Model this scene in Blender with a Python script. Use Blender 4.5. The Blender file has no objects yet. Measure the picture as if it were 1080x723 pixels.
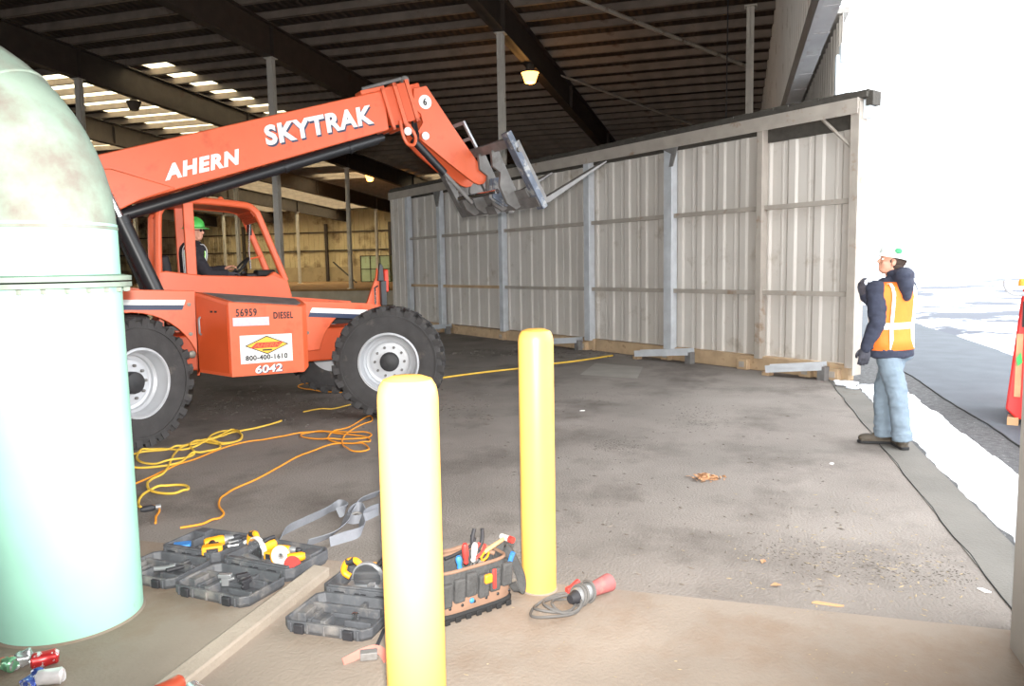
import bpy, bmesh, math, random
from mathutils import Matrix, Vector, noise
R = math.radians
rnd = random.Random(7)
scene = bpy.context.scene
col = scene.collection
PI = math.pi

# ------------------------------------------------------------------ camera calibration
F, H = 800.0, 1.72
PITCH, ROLL = math.atan(0.1), R(1.0)
CX, CY = 540.0, 361.5
FW = Vector((0, math.cos(PITCH), -math.sin(PITCH)))
UPV = Vector((0, math.sin(PITCH), math.cos(PITCH)))
RT = Vector((1, 0, 0))
EYE = Vector((0, 0, H))

def ray(x, y):
    u, v = x - CX, CY - y
    a = u*math.cos(ROLL) + v*math.sin(ROLL)
    b = -u*math.sin(ROLL) + v*math.cos(ROLL)
    return FW*F + RT*a + UPV*b

def G(x, y, z=0.0):                      # photograph point -> point on the level plane z
    r = ray(x, y)
    return EYE + r*((z - H)/r.z)

def AY(x, y, Y):                         # photograph point -> point at distance Y
    r = ray(x, y)
    return EYE + r*(Y/r.y)

# ------------------------------------------------------------------ materials
def s2l(c):
    return tuple(((v/255.0)/12.92 if v/255.0 <= .04045 else ((v/255.0+.055)/1.055)**2.4) for v in c)

MATS = {}
def mat(name, rgb, rough=.6, metal=0.0, var=.12, scale=6.0, bump=0.0, bscale=40.0, spot=None, spotscale=3.0,
        spotlo=.58, spothi=.7, coat=0.0, trans=0.0, emit=None, estr=0.0, lin=False, spec=None):
    if name in MATS: return MATS[name]
    m = bpy.data.materials.new(name); m.use_nodes = True
    nt = m.node_tree; N = nt.nodes; L = nt.links
    b = N['Principled BSDF']
    c = tuple(rgb) if lin else s2l(rgb)
    b.inputs['Roughness'].default_value = rough
    b.inputs['Metallic'].default_value = metal
    if coat: b.inputs['Coat Weight'].default_value = coat
    tc = N.new('ShaderNodeTexCoord')
    nz = N.new('ShaderNodeTexNoise'); nz.inputs['Scale'].default_value = scale; nz.inputs['Detail'].default_value = 6
    L.new(tc.outputs['Object'], nz.inputs['Vector'])
    mr = N.new('ShaderNodeMapRange')
    mr.inputs['From Min'].default_value = .3; mr.inputs['From Max'].default_value = .7
    mr.inputs['To Min'].default_value = 1 - var; mr.inputs['To Max'].default_value = 1 + var
    L.new(nz.outputs['Fac'], mr.inputs['Value'])
    mx = N.new('ShaderNodeVectorMath'); mx.operation = 'SCALE'
    mx.inputs[0].default_value = c
    L.new(mr.outputs['Result'], mx.inputs['Scale'])
    outc = mx.outputs['Vector']
    if spot is not None:
        n2 = N.new('ShaderNodeTexNoise'); n2.inputs['Scale'].default_value = spotscale; n2.inputs['Detail'].default_value = 8
        n2.inputs['Roughness'].default_value = .65
        L.new(tc.outputs['Object'], n2.inputs['Vector'])
        r2 = N.new('ShaderNodeMapRange'); r2.inputs['From Min'].default_value = spotlo; r2.inputs['From Max'].default_value = spothi
        L.new(n2.outputs['Fac'], r2.inputs['Value'])
        mm = N.new('ShaderNodeMix'); mm.data_type = 'RGBA'
        L.new(r2.outputs['Result'], mm.inputs['Factor'])
        L.new(outc, mm.inputs['A']); mm.inputs['B'].default_value = (*s2l(spot), 1)
        outc = mm.outputs['Result']
    L.new(outc, b.inputs['Base Color'])
    if bump:
        n3 = N.new('ShaderNodeTexNoise'); n3.inputs['Scale'].default_value = bscale; n3.inputs['Detail'].default_value = 6
        L.new(tc.outputs['Object'], n3.inputs['Vector'])
        bp = N.new('ShaderNodeBump'); bp.inputs['Strength'].default_value = bump; bp.inputs['Distance'].default_value = .02
        L.new(n3.outputs['Fac'], bp.inputs['Height']); L.new(bp.outputs['Normal'], b.inputs['Normal'])
    if emit is not None:
        b.inputs['Emission Color'].default_value = (*emit, 1); b.inputs['Emission Strength'].default_value = estr
    if spec is not None: b.inputs['Specular IOR Level'].default_value = spec
    MATS[name] = m
    return m

def M(n): return MATS[n]

# ------------------------------------------------------------------ mesh builder
def frame_for(d):
    d = d.normalized()
    a = Vector((0, 0, 1)) if abs(d.z) < .92 else Vector((1, 0, 0))
    u = a.cross(d).normalized(); v = d.cross(u).normalized()
    return u, v

class MB:
    def __init__(s): s.v = []; s.f = []
    def add(s, vs, fs, mx=None):
        b = len(s.v)
        s.v += [tuple(mx @ Vector(p)) if mx else tuple(p) for p in vs]
        s.f += [tuple(i + b for i in q) for q in fs]
        return s
    def box(s, c, d, mx=None, rot=None):
        x, y, z = d[0]/2, d[1]/2, d[2]/2
        vs = [Vector((i, j, k)) for i in (-x, x) for j in (-y, y) for k in (-z, z)]
        if rot: vs = [rot @ p for p in vs]
        vs = [p + Vector(c) for p in vs]
        return s.add(vs, [(0,1,3,2),(4,6,7,5),(0,4,5,1),(2,3,7,6),(0,2,6,4),(1,5,7,3)], mx)
    def bx(s, x0, x1, y0, y1, z0, z1, mx=None):
        return s.box(((x0+x1)/2, (y0+y1)/2, (z0+z1)/2), (x1-x0, y1-y0, z1-z0), mx)
    def prism(s, poly, lo, hi, ax='y', mx=None):
        def P(a, b, c):
            return (a, c, b) if ax == 'y' else ((a, b, c) if ax == 'z' else (c, a, b))
        n = len(poly)
        vs = [P(a, b, lo) for a, b in poly] + [P(a, b, hi) for a, b in poly]
        fs = [tuple(range(n)), tuple(range(2*n-1, n-1, -1))] + [(i, (i+1) % n, n + (i+1) % n, n + i) for i in range(n)]
        return s.add(vs, fs, mx)
    def tube(s, pts, r, n=10, cap='flat', closed=False, mx=None):
        pts = [Vector(p) for p in pts]
        k = len(pts)
        rs = [r]*k if not isinstance(r, (list, tuple)) else list(r)
        if cap == 'round' and not closed:
            d0 = (pts[0]-pts[1]).normalized(); d1 = (pts[-1]-pts[-2]).normalized()
            pre = [(pts[0]+d0*rs[0]*math.sin(t), rs[0]*math.cos(t)) for t in (R(80), R(55), R(28))]
            post = [(pts[-1]+d1*rs[-1]*math.sin(t), rs[-1]*math.cos(t)) for t in (R(28), R(55), R(80))]
            pts = [p for p, _ in pre] + pts + [p for p, _ in post]
            rs = [q for _, q in pre] + rs + [q for _, q in post]
            k = len(pts)
        def tan(i):
            if closed: return (pts[(i+1) % k] - pts[i-1]).normalized()
            a = pts[min(i+1, k-1)] - pts[max(i-1, 0)]
            return a.normalized() if a.length > 1e-9 else Vector((0, 0, 1))
        u, v = frame_for(tan(0))
        vs = []; pt = tan(0)
        for i in range(k):
            t = tan(i)
            q = pt.rotation_difference(t); u = q @ u; pt = t
            u = (u - t*u.dot(t)).normalized(); v = t.cross(u)
            for j in range(n):
                a = 2*PI*j/n
                vs.append(pts[i] + (u*math.cos(a) + v*math.sin(a))*rs[i])
        fs = []
        for i in range(k if closed else k-1):
            for j in range(n):
                a, b = i*n + j, i*n + (j+1) % n
                c, d = ((i+1) % k)*n + (j+1) % n, ((i+1) % k)*n + j
                fs.append((a, b, c, d))
        if not closed:
            fs.append(tuple(range(n-1, -1, -1))); fs.append(tuple((k-1)*n + j for j in range(n)))
        return s.add(vs, fs, mx)
    def lathe(s, prof, n=24, mx=None, caps=True):
        """prof: (r, z) pairs round local z; closed at ends where r == 0"""
        vs = []; fs = []
        k = len(prof)
        for r, z in prof:
            for j in range(n):
                a = 2*PI*j/n
                vs.append((r*math.cos(a), r*math.sin(a), z))
        for i in range(k-1):
            for j in range(n):
                fs.append((i*n+j, i*n+(j+1) % n, (i+1)*n+(j+1) % n, (i+1)*n+j))
        if prof[0] == prof[-1]: caps = False
        if caps and prof[0][0] > 1e-6: fs.append(tuple(range(n-1, -1, -1)))
        if caps and prof[-1][0] > 1e-6: fs.append(tuple((k-1)*n+j for j in range(n)))
        return s.add(vs, fs, mx)
    def ell(s, c, r, n=14, m=9, mx=None, rot=None):
        vs = []; fs = []
        for i in range(m+1):
            t = -PI/2 + PI*i/m
            for j in range(n):
                a = 2*PI*j/n
                p = Vector((r[0]*math.cos(t)*math.cos(a), r[1]*math.cos(t)*math.sin(a), r[2]*math.sin(t)))
                if rot: p = rot @ p
                vs.append(p + Vector(c))
        for i in range(m):
            for j in range(n):
                fs.append((i*n+j, i*n+(j+1) % n, (i+1)*n+(j+1) % n, (i+1)*n+j))
        return s.add(vs, fs, mx)
    def strip(s, pts, width, side, th=.004, mx=None):
        """flat ribbon along pts; side = list of side vectors (or one)"""
        pts = [Vector(p) for p in pts]; k = len(pts)
        sd = [Vector(side)]*k if not isinstance(side, list) else [Vector(q) for q in side]
        vs = []; fs = []
        for i in range(k):
            t = (pts[min(i+1, k-1)] - pts[max(i-1, 0)]).normalized()
            w = (sd[i] - t*sd[i].dot(t)).normalized(); n = t.cross(w)
            for a, b in ((-.5, -.5), (.5, -.5), (.5, .5), (-.5, .5)):
                vs.append(pts[i] + w*a*width + n*b*th)
        for i in range(k-1):
            for j in range(4):
                fs.append((i*4+j, i*4+(j+1) % 4, (i+1)*4+(j+1) % 4, (i+1)*4+j))
        fs.append((0, 1, 2, 3)); fs.append(tuple((k-1)*4+j for j in (3, 2, 1, 0)))
        return s.add(vs, fs, mx)
    def mesh(s, name, smooth=True, ang=35):
        me = bpy.data.meshes.new(name)
        me.from_pydata(s.v, [], s.f)
        bm = bmesh.new(); bm.from_mesh(me)
        bmesh.ops.remove_doubles(bm, verts=bm.verts, dist=1e-5)
        bmesh.ops.recalc_face_normals(bm, faces=bm.faces)
        bm.to_mesh(me); bm.free()
        if smooth:
            me.shade_smooth(); me.set_sharp_from_angle(angle=R(ang))
        return me
    def build(s, name, m, parent=None, loc=(0,0,0), rz=0.0, bevel=0.0, smooth=True, ang=35, rot=None):
        me = s.mesh(name, smooth, ang)
        o = bpy.data.objects.new(name, me); col.objects.link(o)
        me.materials.append(M(m) if isinstance(m, str) else m)
        if parent: o.parent = parent
        o.location = loc; o.rotation_euler = rot if rot else (0, 0, rz)
        if bevel:
            b = o.modifiers.new('bevel', 'BEVEL'); b.width = bevel; b.segments = 2; b.limit_method = 'ANGLE'; b.angle_limit = R(40)
        return o

def remesh(name, mb, m, parent, voxel=.01, smooth=4, loc=(0,0,0), fold=0.0):
    me = bpy.data.meshes.new(name); me.from_pydata(mb.v, [], mb.f)
    bm = bmesh.new(); bm.from_mesh(me); bmesh.ops.recalc_face_normals(bm, faces=bm.faces); bm.to_mesh(me); bm.free()
    t = bpy.data.objects.new('tmp', me); col.objects.link(t)
    r = t.modifiers.new('r', 'REMESH'); r.mode = 'VOXEL'; r.voxel_size = voxel
    if smooth:
        sm = t.modifiers.new('s', 'SMOOTH'); sm.iterations = smooth; sm.factor = .5
    dg = bpy.context.evaluated_depsgraph_get(); dg.update()
    me2 = bpy.data.meshes.new_from_object(t.evaluated_get(dg), preserve_all_data_layers=False, depsgraph=dg)
    bpy.data.objects.remove(t); bpy.data.meshes.remove(me)
    if fold:
        nrm_ = [v.normal.copy() for v in me2.vertices]; cos_ = [v.co.copy() for v in me2.vertices]
        for v, nn_, q in zip(me2.vertices, nrm_, cos_):
            w_ = noise.noise(Vector((q.x*9, q.y*9, q.z*22)))*.6 + noise.noise(Vector((q.x*20 + q.z*8, q.y*20, q.z*30)))*.4
            v.co = q + nn_*(fold*w_)
    me2.name = name; me2.materials.clear(); me2.materials.append(M(m)); me2.shade_smooth()
    o = bpy.data.objects.new(name, me2); col.objects.link(o)
    if parent: o.parent = parent
    o.location = loc
    return o

def tag(o, label=None, cat=None, group=None, kind=None):
    if label: o['label'] = label
    if cat: o['category'] = cat
    if group: o['group'] = group
    if kind: o['kind'] = kind
    return o

def thing(name, label, cat, loc=(0,0,0), rz=0.0, group=None, rot=None):
    o = bpy.data.objects.new(name, None); col.objects.link(o)
    o.location = loc; o.rotation_euler = rot if rot else (0, 0, rz)
    o.empty_display_size = .1
    return tag(o, label, cat, group)

def struct(o): o['kind'] = 'structure'; return o

def copy_tree(o, parent=None):
    c = o.copy(); col.objects.link(c)
    if parent: c.parent = parent
    for ch in list(o.children): copy_tree(ch, c)
    return c

def lettering(name, body, m, parent, origin, xdir, ydir, width, height, shear=0.0, bold=0.0, th=.004, space=1.0):
    cu = bpy.data.curves.new('txt', 'FONT'); cu.body = body; cu.size = 1; cu.shear = shear; cu.offset = bold; cu.space_character = space
    cu.extrude = 0.01; cu.resolution_u = 4
    t = bpy.data.objects.new('tmp', cu); col.objects.link(t)
    dg = bpy.context.evaluated_depsgraph_get(); dg.update()
    me = bpy.data.meshes.new_from_object(t.evaluated_get(dg), depsgraph=dg)
    bpy.data.objects.remove(t); bpy.data.curves.remove(cu)
    xs = [v.co.x for v in me.vertices]; ys = [v.co.y for v in me.vertices]
    x0, x1, y0, y1 = min(xs), max(xs), min(ys), max(ys)
    X = Vector(xdir); Y = Vector(ydir); Z = X.normalized().cross(Y.normalized())
    for v in me.vertices:
        p = v.co.copy()
        v.co = Vector(origin) + X.normalized()*((p.x-x0)/(x1-x0)*width) + Y.normalized()*((p.y-y0)/(y1-y0)*height) + Z*((p.z+.01)/.02*th)
    me.materials.clear(); me.materials.append(M(m)); me.name = name
    o = bpy.data.objects.new(name, me); col.objects.link(o); o.parent = parent
    return o

def smooth_path(pts, per=6, closed=False):
    P = [Vector(p) for p in pts]; out = []; n = len(P)
    for i in range(n if closed else n-1):
        if closed: a, b, c, d = P[i-1], P[i], P[(i+1) % n], P[(i+2) % n]
        else: a, b, c, d = P[max(i-1,0)], P[i], P[i+1], P[min(i+2, n-1)]
        for k in range(per):
            t = k/per
            out.append(.5*((2*b) + (c-a)*t + (2*a-5*b+4*c-d)*t*t + (3*b-a-3*c+d)*t**3))
    if not closed: out.append(P[-1])
    return out

# ------------------------------------------------------------------ palette
mat('asphalt_in', (136,129,123), .9, var=.14, scale=1.1, bump=.5, bscale=60, spot=(98,91,86), spotscale=.8, spotlo=.5, spothi=.72, spec=.08)
mat('slab_concrete', (145,134,123), .88, var=.12, scale=1.6, bump=.25, bscale=50, spot=(132,112,95), spotscale=1.1, spotlo=.48, spothi=.72, spec=.08)
mat('apron_concrete', (116,113,108), .9, var=.12, scale=2, bump=.3, bscale=60, spot=(110,105,98), spotscale=2, spec=.08)
mat('patch_concrete', (150,145,138), .9, var=.08, scale=3, bump=.2, spec=.08)
mat('curb_concrete', (158,147,134), .9, var=.1, scale=4, bump=.3, bscale=60)
mat('verge_asphalt', (92,92,93), .95, var=.25, scale=14, bump=.6, bscale=70, spot=(150,148,146), spotscale=30, spotlo=.6, spothi=.66, spec=.08)
mat('drive_asphalt', (92,96,102), .85, var=.1, scale=2, bump=.25, bscale=80, spec=.08)
mat('snow', (240,244,250), .6, var=.03, scale=3, bump=.3, bscale=12, spec=.08)
mat('snow_field', (240,244,250), .6, var=.03, scale=3, spot=(66,70,82), spotscale=.22, spotlo=.47, spothi=.53, spec=.08)
mat('crack', (38,38,38), 1)
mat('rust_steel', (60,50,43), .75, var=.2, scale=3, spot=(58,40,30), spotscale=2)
mat('purlin_steel', (126,114,104), .7, var=.2, scale=2, spot=(86,62,44), spotscale=1.0)
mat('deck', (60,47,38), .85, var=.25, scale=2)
mat('column_steel', (186,180,170), .6, var=.12, scale=3, spot=(110,92,74), spotscale=2)
mat('wall_tan', (190,172,134), .7, var=.12, scale=.6, spot=(96,72,48), spotscale=.35, spotlo=.52, spothi=.66)
mat('wall_grey', (150,147,142), .6, var=.08, scale=2)
mat('kick_concrete', (160,142,112), .9, var=.15, scale=1.2, spot=(120,98,72), spotscale=.9, bump=.2, spec=.08)
mat('dock_concrete', (150,145,136), .9, var=.15, scale=1.5, bump=.2, spec=.08)
mat('dock_dirt', (120,94,68), .95, var=.2, scale=1.5, spec=.08)
mat('post_beige', (170,160,142), .7, var=.1, scale=4, bump=.15, spot=(140,128,110), spotscale=5)
mat('header_grey', (150,150,150), .6, var=.12, scale=2, spot=(120,112,104), spotscale=2)
mat('clad', (202,196,188), .5, var=.06, scale=1.2, spot=(170,160,146), spotscale=1.5)
mat('galv', (196,200,204), .45, metal=.1, var=.12, scale=5)
mat('frame_beige', (166,158,148), .6, var=.1, scale=4, spot=(140,118,96), spotscale=3)
mat('timber', (186,160,128), .85, var=.15, scale=5, spot=(150,124,96), spotscale=5)
mat('seal_dark', (70,66,60), .9, var=.2, scale=10, bump=.4)
mat('white_trim', (225,235,242), .5)
mat('skylight', (250,250,245), .4)
m_ = MATS['skylight']; nt_ = m_.node_tree; nt_.nodes.clear()
_o = nt_.nodes.new('ShaderNodeOutputMaterial'); _t = nt_.nodes.new('ShaderNodeBsdfTranslucent'); _p = nt_.nodes.new('ShaderNodeBsdfTransparent'); _m = nt_.nodes.new('ShaderNodeMixShader')
_t.inputs['Color'].default_value = (.9, .80, .58, 1); _p.inputs['Color'].default_value = (.95, .90, .78, 1); _m.inputs['Fac'].default_value = .45
nt_.links.new(_t.outputs[0], _m.inputs[1]); nt_.links.new(_p.outputs[0], _m.inputs[2]); nt_.links.new(_m.outputs[0], _o.inputs[0])
mat('mint_paint', (160,214,194), .45, var=.05, scale=3, spot=(132,166,150), spotscale=5, spotlo=.7, spothi=.74)
mat('mint_dusty', (134,152,138), .75, var=.14, scale=5, spot=(118,112,104), spotscale=2.6, spotlo=.44, spothi=.66, bump=.1, bscale=20)
mat('bollard_yellow', (242,184,92), .42, var=.04, scale=3, spot=(150,84,30), spotscale=7, spotlo=.70, spothi=.715)
mat('bolt', (120,116,108), .5, metal=.6)
mat('orange', (224,102,62), .42, var=.06, scale=3, spot=(200,76,40), spotscale=3, spotlo=.55, spothi=.75)
mat('orange_deep', (212,86,42), .5, var=.06, scale=3)
mat('tyre', (62,60,60), .85, var=.18, scale=6, bump=.15, bscale=30, spot=(92,86,80), spotscale=4)
mat('rim_grey', (188,190,194), .4, metal=.15, var=.06, scale=5)
mat('hub_black', (44,44,46), .55, var=.25, scale=20)
mat('black_steel', (34,35,38), .4, var=.15, scale=6)
mat('black_rubber', (30,30,31), .75, var=.15, scale=10)
mat('chrome', (220,222,226), .15, metal=.95, var=.03)
mat('steel_worn', (122,120,118), .65, metal=.15, var=.2, scale=7, spot=(104,100,96), spotscale=6)
mat('steel_blue', (98,106,120), .7, metal=.0, var=.2, scale=9, spot=(160,160,158), spotscale=7, spotlo=.5, spothi=.6)
mat('decal_white', (245,244,242), .5, var=.02)
mat('decal_navy', (44,58,88), .5, var=.03)
mat('decal_grey', (110,120,140), .5, var=.03)
mat('decal_black', (34,32,34), .6, var=.05)
mat('decal_pink', (240,196,206), .5, var=.1, scale=30)
mat('decal_red', (205,60,40), .5, var=.02)
mat('decal_gold', (238,190,60), .5, var=.03)
mat('decal_orange', (235,110,50), .5, var=.03)
mat('skin', (206,150,126), .55, var=.06, scale=14)
mat('hat_white', (212,218,216), .35, var=.02)
mat('hat_green', (84,196,92), .4, var=.03)
mat('green_print', (46,140,92), .5)
mat('navy_cloth', (46,50,66), .9, var=.14, scale=9, bump=.5, bscale=16)
mat('black_cloth', (40,38,44), .9, var=.14, scale=9, bump=.4, bscale=16)
mat('vest_orange', (252,122,40), .7, var=.06, scale=7, bump=.3, bscale=12)
mat('vest_silver', (236,238,238), .4, var=.04, scale=20)
mat('vest_lime', (150,226,70), .7, var=.06, scale=9, bump=.3, bscale=14)
mat('denim', (112,126,138), .85, var=.14, scale=7, bump=.5, bscale=11, spot=(124,146,164), spotscale=5)
mat('boot', (72,64,54), .7, var=.2, scale=14, bump=.2)
mat('glove', (58,58,66), .8, var=.25, scale=22, spot=(130,136,146), spotscale=14)
mat('glass_dark', (40,34,34), .15, var=.02)
mat('hair', (62,48,40), .8, var=.2, scale=30)
mat('cord_yellow', (226,186,70), .55, var=.06, scale=9)
mat('cord_orange', (232,150,40), .55, var=.06, scale=9)
mat('webbing', (128,131,138), .75, var=.1, scale=12, bump=.2, bscale=80)
mat('case_grey', (78,80,84), .6, var=.18, scale=9, bump=.2, bscale=40, spot=(128,124,120), spotscale=6, spotlo=.5, spothi=.72)
mat('tool_yellow', (236,160,30), .5, var=.06, scale=10)
mat('tool_black', (46,46,50), .6, var=.15, scale=12)
mat('tool_silver', (158,160,162), .35, metal=.5, var=.1, scale=14)
mat('tool_white', (206,204,200), .5, var=.08, scale=14)
mat('tool_red', (216,60,54), .5, var=.06, scale=10)
mat('tool_blue', (60,130,200), .5, var=.06)
mat('tool_orange', (240,150,40), .5, var=.06)
mat('wood_handle', (190,150,110), .7, var=.1, scale=14)
mat('bag_cloth', (72,72,72), .9, var=.18, scale=14, bump=.4, bscale=70)
mat('bag_tan', (132,104,86), .85, var=.12, scale=12)
mat('strap_pink', (196,120,108), .8, var=.1, scale=14)
mat('plug_pink', (164,92,92), .65, var=.12, scale=14, spot=(170,110,104), spotscale=9)
mat('cord_grey', (92,90,88), .7, var=.1)
mat('can_red', (196,50,52), .3, metal=.4, var=.1, scale=20, spot=(225,225,228), spotscale=24, spotlo=.58, spothi=.62)
mat('can_blue', (70,90,170), .3, metal=.4, var=.1, scale=20, spot=(220,225,232), spotscale=22, spotlo=.52, spothi=.56)
mat('can_white', (228,226,228), .3, metal=.3, var=.06, scale=20, spot=(210,80,90), spotscale=20, spotlo=.64, spothi=.67)
mat('can_green', (120,180,140), .3, metal=.4, var=.1, scale=20, spot=(225,90,80), spotscale=18, spotlo=.56, spothi=.6)
mat('can_orange', (190,84,60), .35, metal=.3, var=.06)
mat('can_silver', (206,208,210), .25, metal=.7, var=.05)
mat('leaf', (176,132,96), .85, var=.25, scale=30)
mat('straw', (158,142,114), .9, var=.2, scale=30)
mat('soil', (88,82,76), 1, var=.2, scale=20)
mat('chip', (106,98,90), .9, var=.3, scale=20)
mat('lift_red', (222,52,48), .45, var=.05)
mat('bark_overexposed', (236,214,206), .9, var=.05)  # overexposure and flare on the far trees painted into the bark colour
mat('house_pale', (242,236,234), .8, var=.03)
mat('container_green', (170,186,150), .7, var=.1, scale=2, spot=(140,120,86), spotscale=1.4)
mat('seat_black', (38,36,40), .7, var=.1)
mat('sodium_lit', (255,190,110), .5, emit=(1.0, .45, .10), estr=6)
mat('lamp_shell', (80,70,60), .6)
mat('green_light', (60,190,90), .4)
# ================================================================== SETTING
BO = Vector((1.28, 0, 0)); BR = R(73.6)
ER = Vector((math.cos(BR), math.sin(BR), 0)); EP = Vector((-math.sin(BR), math.cos(BR), 0))
def W(r, p, z=0): return BO + ER*r + EP*p + Vector((0, 0, z))
def toB(q): d = q - BO; return d.dot(ER), d.dot(EP)
def zb(r): return 7.62 - .042*(r - 18.7)          # underside of the rafters
def bo(mb, name, m, **k): return mb.build(name, m, loc=BO, rz=BR, **k)
def st(mb, name, m, **k): return struct(bo(mb, name, m, **k))
SLAB = .02; DOCK = .75; RE = 60.0; PE = 62.0

# floors
st(MB().bx(3.48, 34, -.1, PE, -.25, 0), 'floor', 'asphalt_in')
st(MB().bx(-8, 3.48, -.1, PE, -.25, SLAB), 'floor_slab', 'slab_concrete')
st(MB().bx(34, RE+.3, -.1, PE, -.25, DOCK - .08), 'floor_dock', 'dock_concrete')
st(MB().bx(33.98, RE, .0, PE-.1, DOCK - .08, DOCK), 'floor_dock_top', 'dock_dirt')
st(MB().bx(3.48, 60, -.4, -.1, -.25, .005), 'floor_apron', 'apron_concrete')
# lighter repair patch and cracks in the floor
q = [G(x, y) for x, y in ((612, 395), (672, 399), (678, 387), (628, 383))]
mb = MB(); mb.add([(p.x, p.y, .002) for p in q] + [(p.x, p.y, .006) for p in q], [(0,1,2,3),(7,6,5,4),(0,4,5,1),(1,5,6,2),(2,6,7,3),(3,7,4,0)])
struct(mb.build('trim_1', 'patch_concrete'))
mb = MB()
pts = [W(3.6 + i*.3, -.1 + .008*math.sin(i*1.7) + .008*rnd.uniform(-1, 1), .004) for i in range(34)]
mb.tube(pts, .004, 5)
struct(mb.build('trim_2', 'crack'))
# outside ground
st(MB().bx(-45, -8, -.1, PE, -.25, 0), 'ground_back', 'drive_asphalt')
st(MB().bx(-8, 60, -.88, -.4, -.25, 0), 'ground_verge_strip', 'verge_asphalt')
st(MB().bx(-8, 60, -1.3, -.88, -.25, 0), 'ground_verge', 'verge_asphalt')
st(MB().bx(-8, 75, -4.6, -1.3, -.25, 0.002), 'ground_driveway', 'drive_asphalt')
mb = MB(); mb.tube([W(3 + i*.25, -1.3 + .015*math.sin(i*.5) + rnd.uniform(-.008, .008), .002) for i in range(44)], .012, 5)
struct(mb.build('trim_3', 'crack'))
def grid(name, m, r0, r1, p0, p1, nr, npp, zf, **k):
    vs = []; fs = []
    for i in range(nr+1):
        for j in range(npp+1):
            r = r0 + (r1-r0)*i/nr; p = p0 + (p1-p0)*j/npp
            vs.append((r, p, zf(i/nr, j/npp, r, p)))
    for i in range(nr):
        for j in range(npp):
            a = i*(npp+1) + j
            fs.append((a, a+1, a+npp+2, a+npp+1))
    mb = MB(); mb.add(vs, fs)
    return bo(mb, name, m, **k)
def edge_noise(r, s): return noise.noise(Vector((r*1.3, s, 0)))*.5 + noise.noise(Vector((r*5, s, 3)))*.3
def bank(u, v, r, p):
    e = min(v, 1-v)
    w = edge_noise(r, 0 if v < .5 else 9)*.14
    h = .085*min(1, max(0, (e + w - .06)*7))
    h *= min(1, max(0, (11.2 - r)*2), max(0, (r-3.6)*2)); return h*(.75 + .5*noise.noise(Vector((r*4, p*6, 1)))) - .012
o = grid('snow_bank', 'snow', 3.7, 11.2, -1.02, -.36, 260, 30, bank)
tag(o, 'long bank of white snow lying along the concrete edge outside', 'snow', kind='stuff')
def field(u, v, r, p):
    e = edge_noise(r*.6, 4)*.7
    h = max(0, min(1, (-3.5 - p + e)*2.0))*.09
    return .004 + h + .03*noise.noise(Vector((r*.5, p*.5, 0)))*h*10
o = grid('snow_field', 'snow_field', 1, 200, -160, -2.7, 160, 420, lambda u, v, r, p: field(u, v, r, p) - .02)
tag(o, 'wide snow-covered lot with bare grey patches beyond the driveway', 'snow', kind='stuff')
# a few lumps of snow by the end of the door panel
for i, (x, y, s) in enumerate(((893, 407, .10), (883, 403, .05), (899, 410, .07))):
    g = G(x, y)
    mb = MB(); mb.ell((0, 0, s*.3), (s*1.5, s, s*.45), 12, 7)
    vs = []
    for v in mb.v:
        n = noise.noise(Vector(v)*14 + Vector((i*7, 0, 0)))
        vs.append((v[0]*(1+.4*n), v[1]*(1+.4*n), max(0, v[2]*(1+.4*n))))
    mb.v = vs
    o = mb.build('snow_lump', 'snow', loc=(g.x, g.y, .004), rz=i)
    tag(o, ['larger lump of snow on the floor by the right end of the panel', 'small lump of snow left of the larger lump by the panel end',
            'small lump of snow nearest the standing worker by the panel end'][i], 'snow', 'snow lumps by the panel end')

# walls -------------------------------------------------------------
def corr(x0, x1, z0, z1f, y, pitch=.4, rib=.09, dep=.035, th=.012, flip=1):
    xs = []
    n = int((x1-x0)/pitch)
    xs.append((x0, 0))
    for i in range(n):
        c = x0 + (i+.5)*pitch
        xs += [(c-rib*.75, 0), (c-rib*.45, dep), (c+rib*.45, dep), (c+rib*.75, 0), (c + pitch*.33, 0), (c+pitch*.36, dep*.22), (c+pitch*.42, dep*.22), (c+pitch*.45, 0)]
    xs.append((x1, 0))
    xs = [q for q in xs if x0 <= q[0] <= x1]
    mb = MB()
    vs = []; k = len(xs)
    for a, d in xs: vs.append((a, y + d*flip, z0))
    for a, d in xs: vs.append((a, y + d*flip, z1f(a)))
    for a, d in xs: vs.append((a, y + d*flip - th*flip, z0))
    for a, d in xs: vs.append((a, y + d*flip - th*flip, z1f(a)))
    fs = []
    for i in range(k-1):
        fs += [(i, i+1, k+i+1, k+i), (2*k+i+1, 2*k+i, 3*k+i, 3*k+i+1), (i+1, i, 2*k+i, 2*k+i+1), (k+i, k+i+1, 3*k+i+1, 3*k+i)]
    fs += [(0, k, 3*k, 2*k), (k-1, 3*k-1, 4*k-1, 2*k-1)]
    mb.add(vs, fs)
    return mb
def deckz(r): return zb(r) + 1.12
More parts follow.
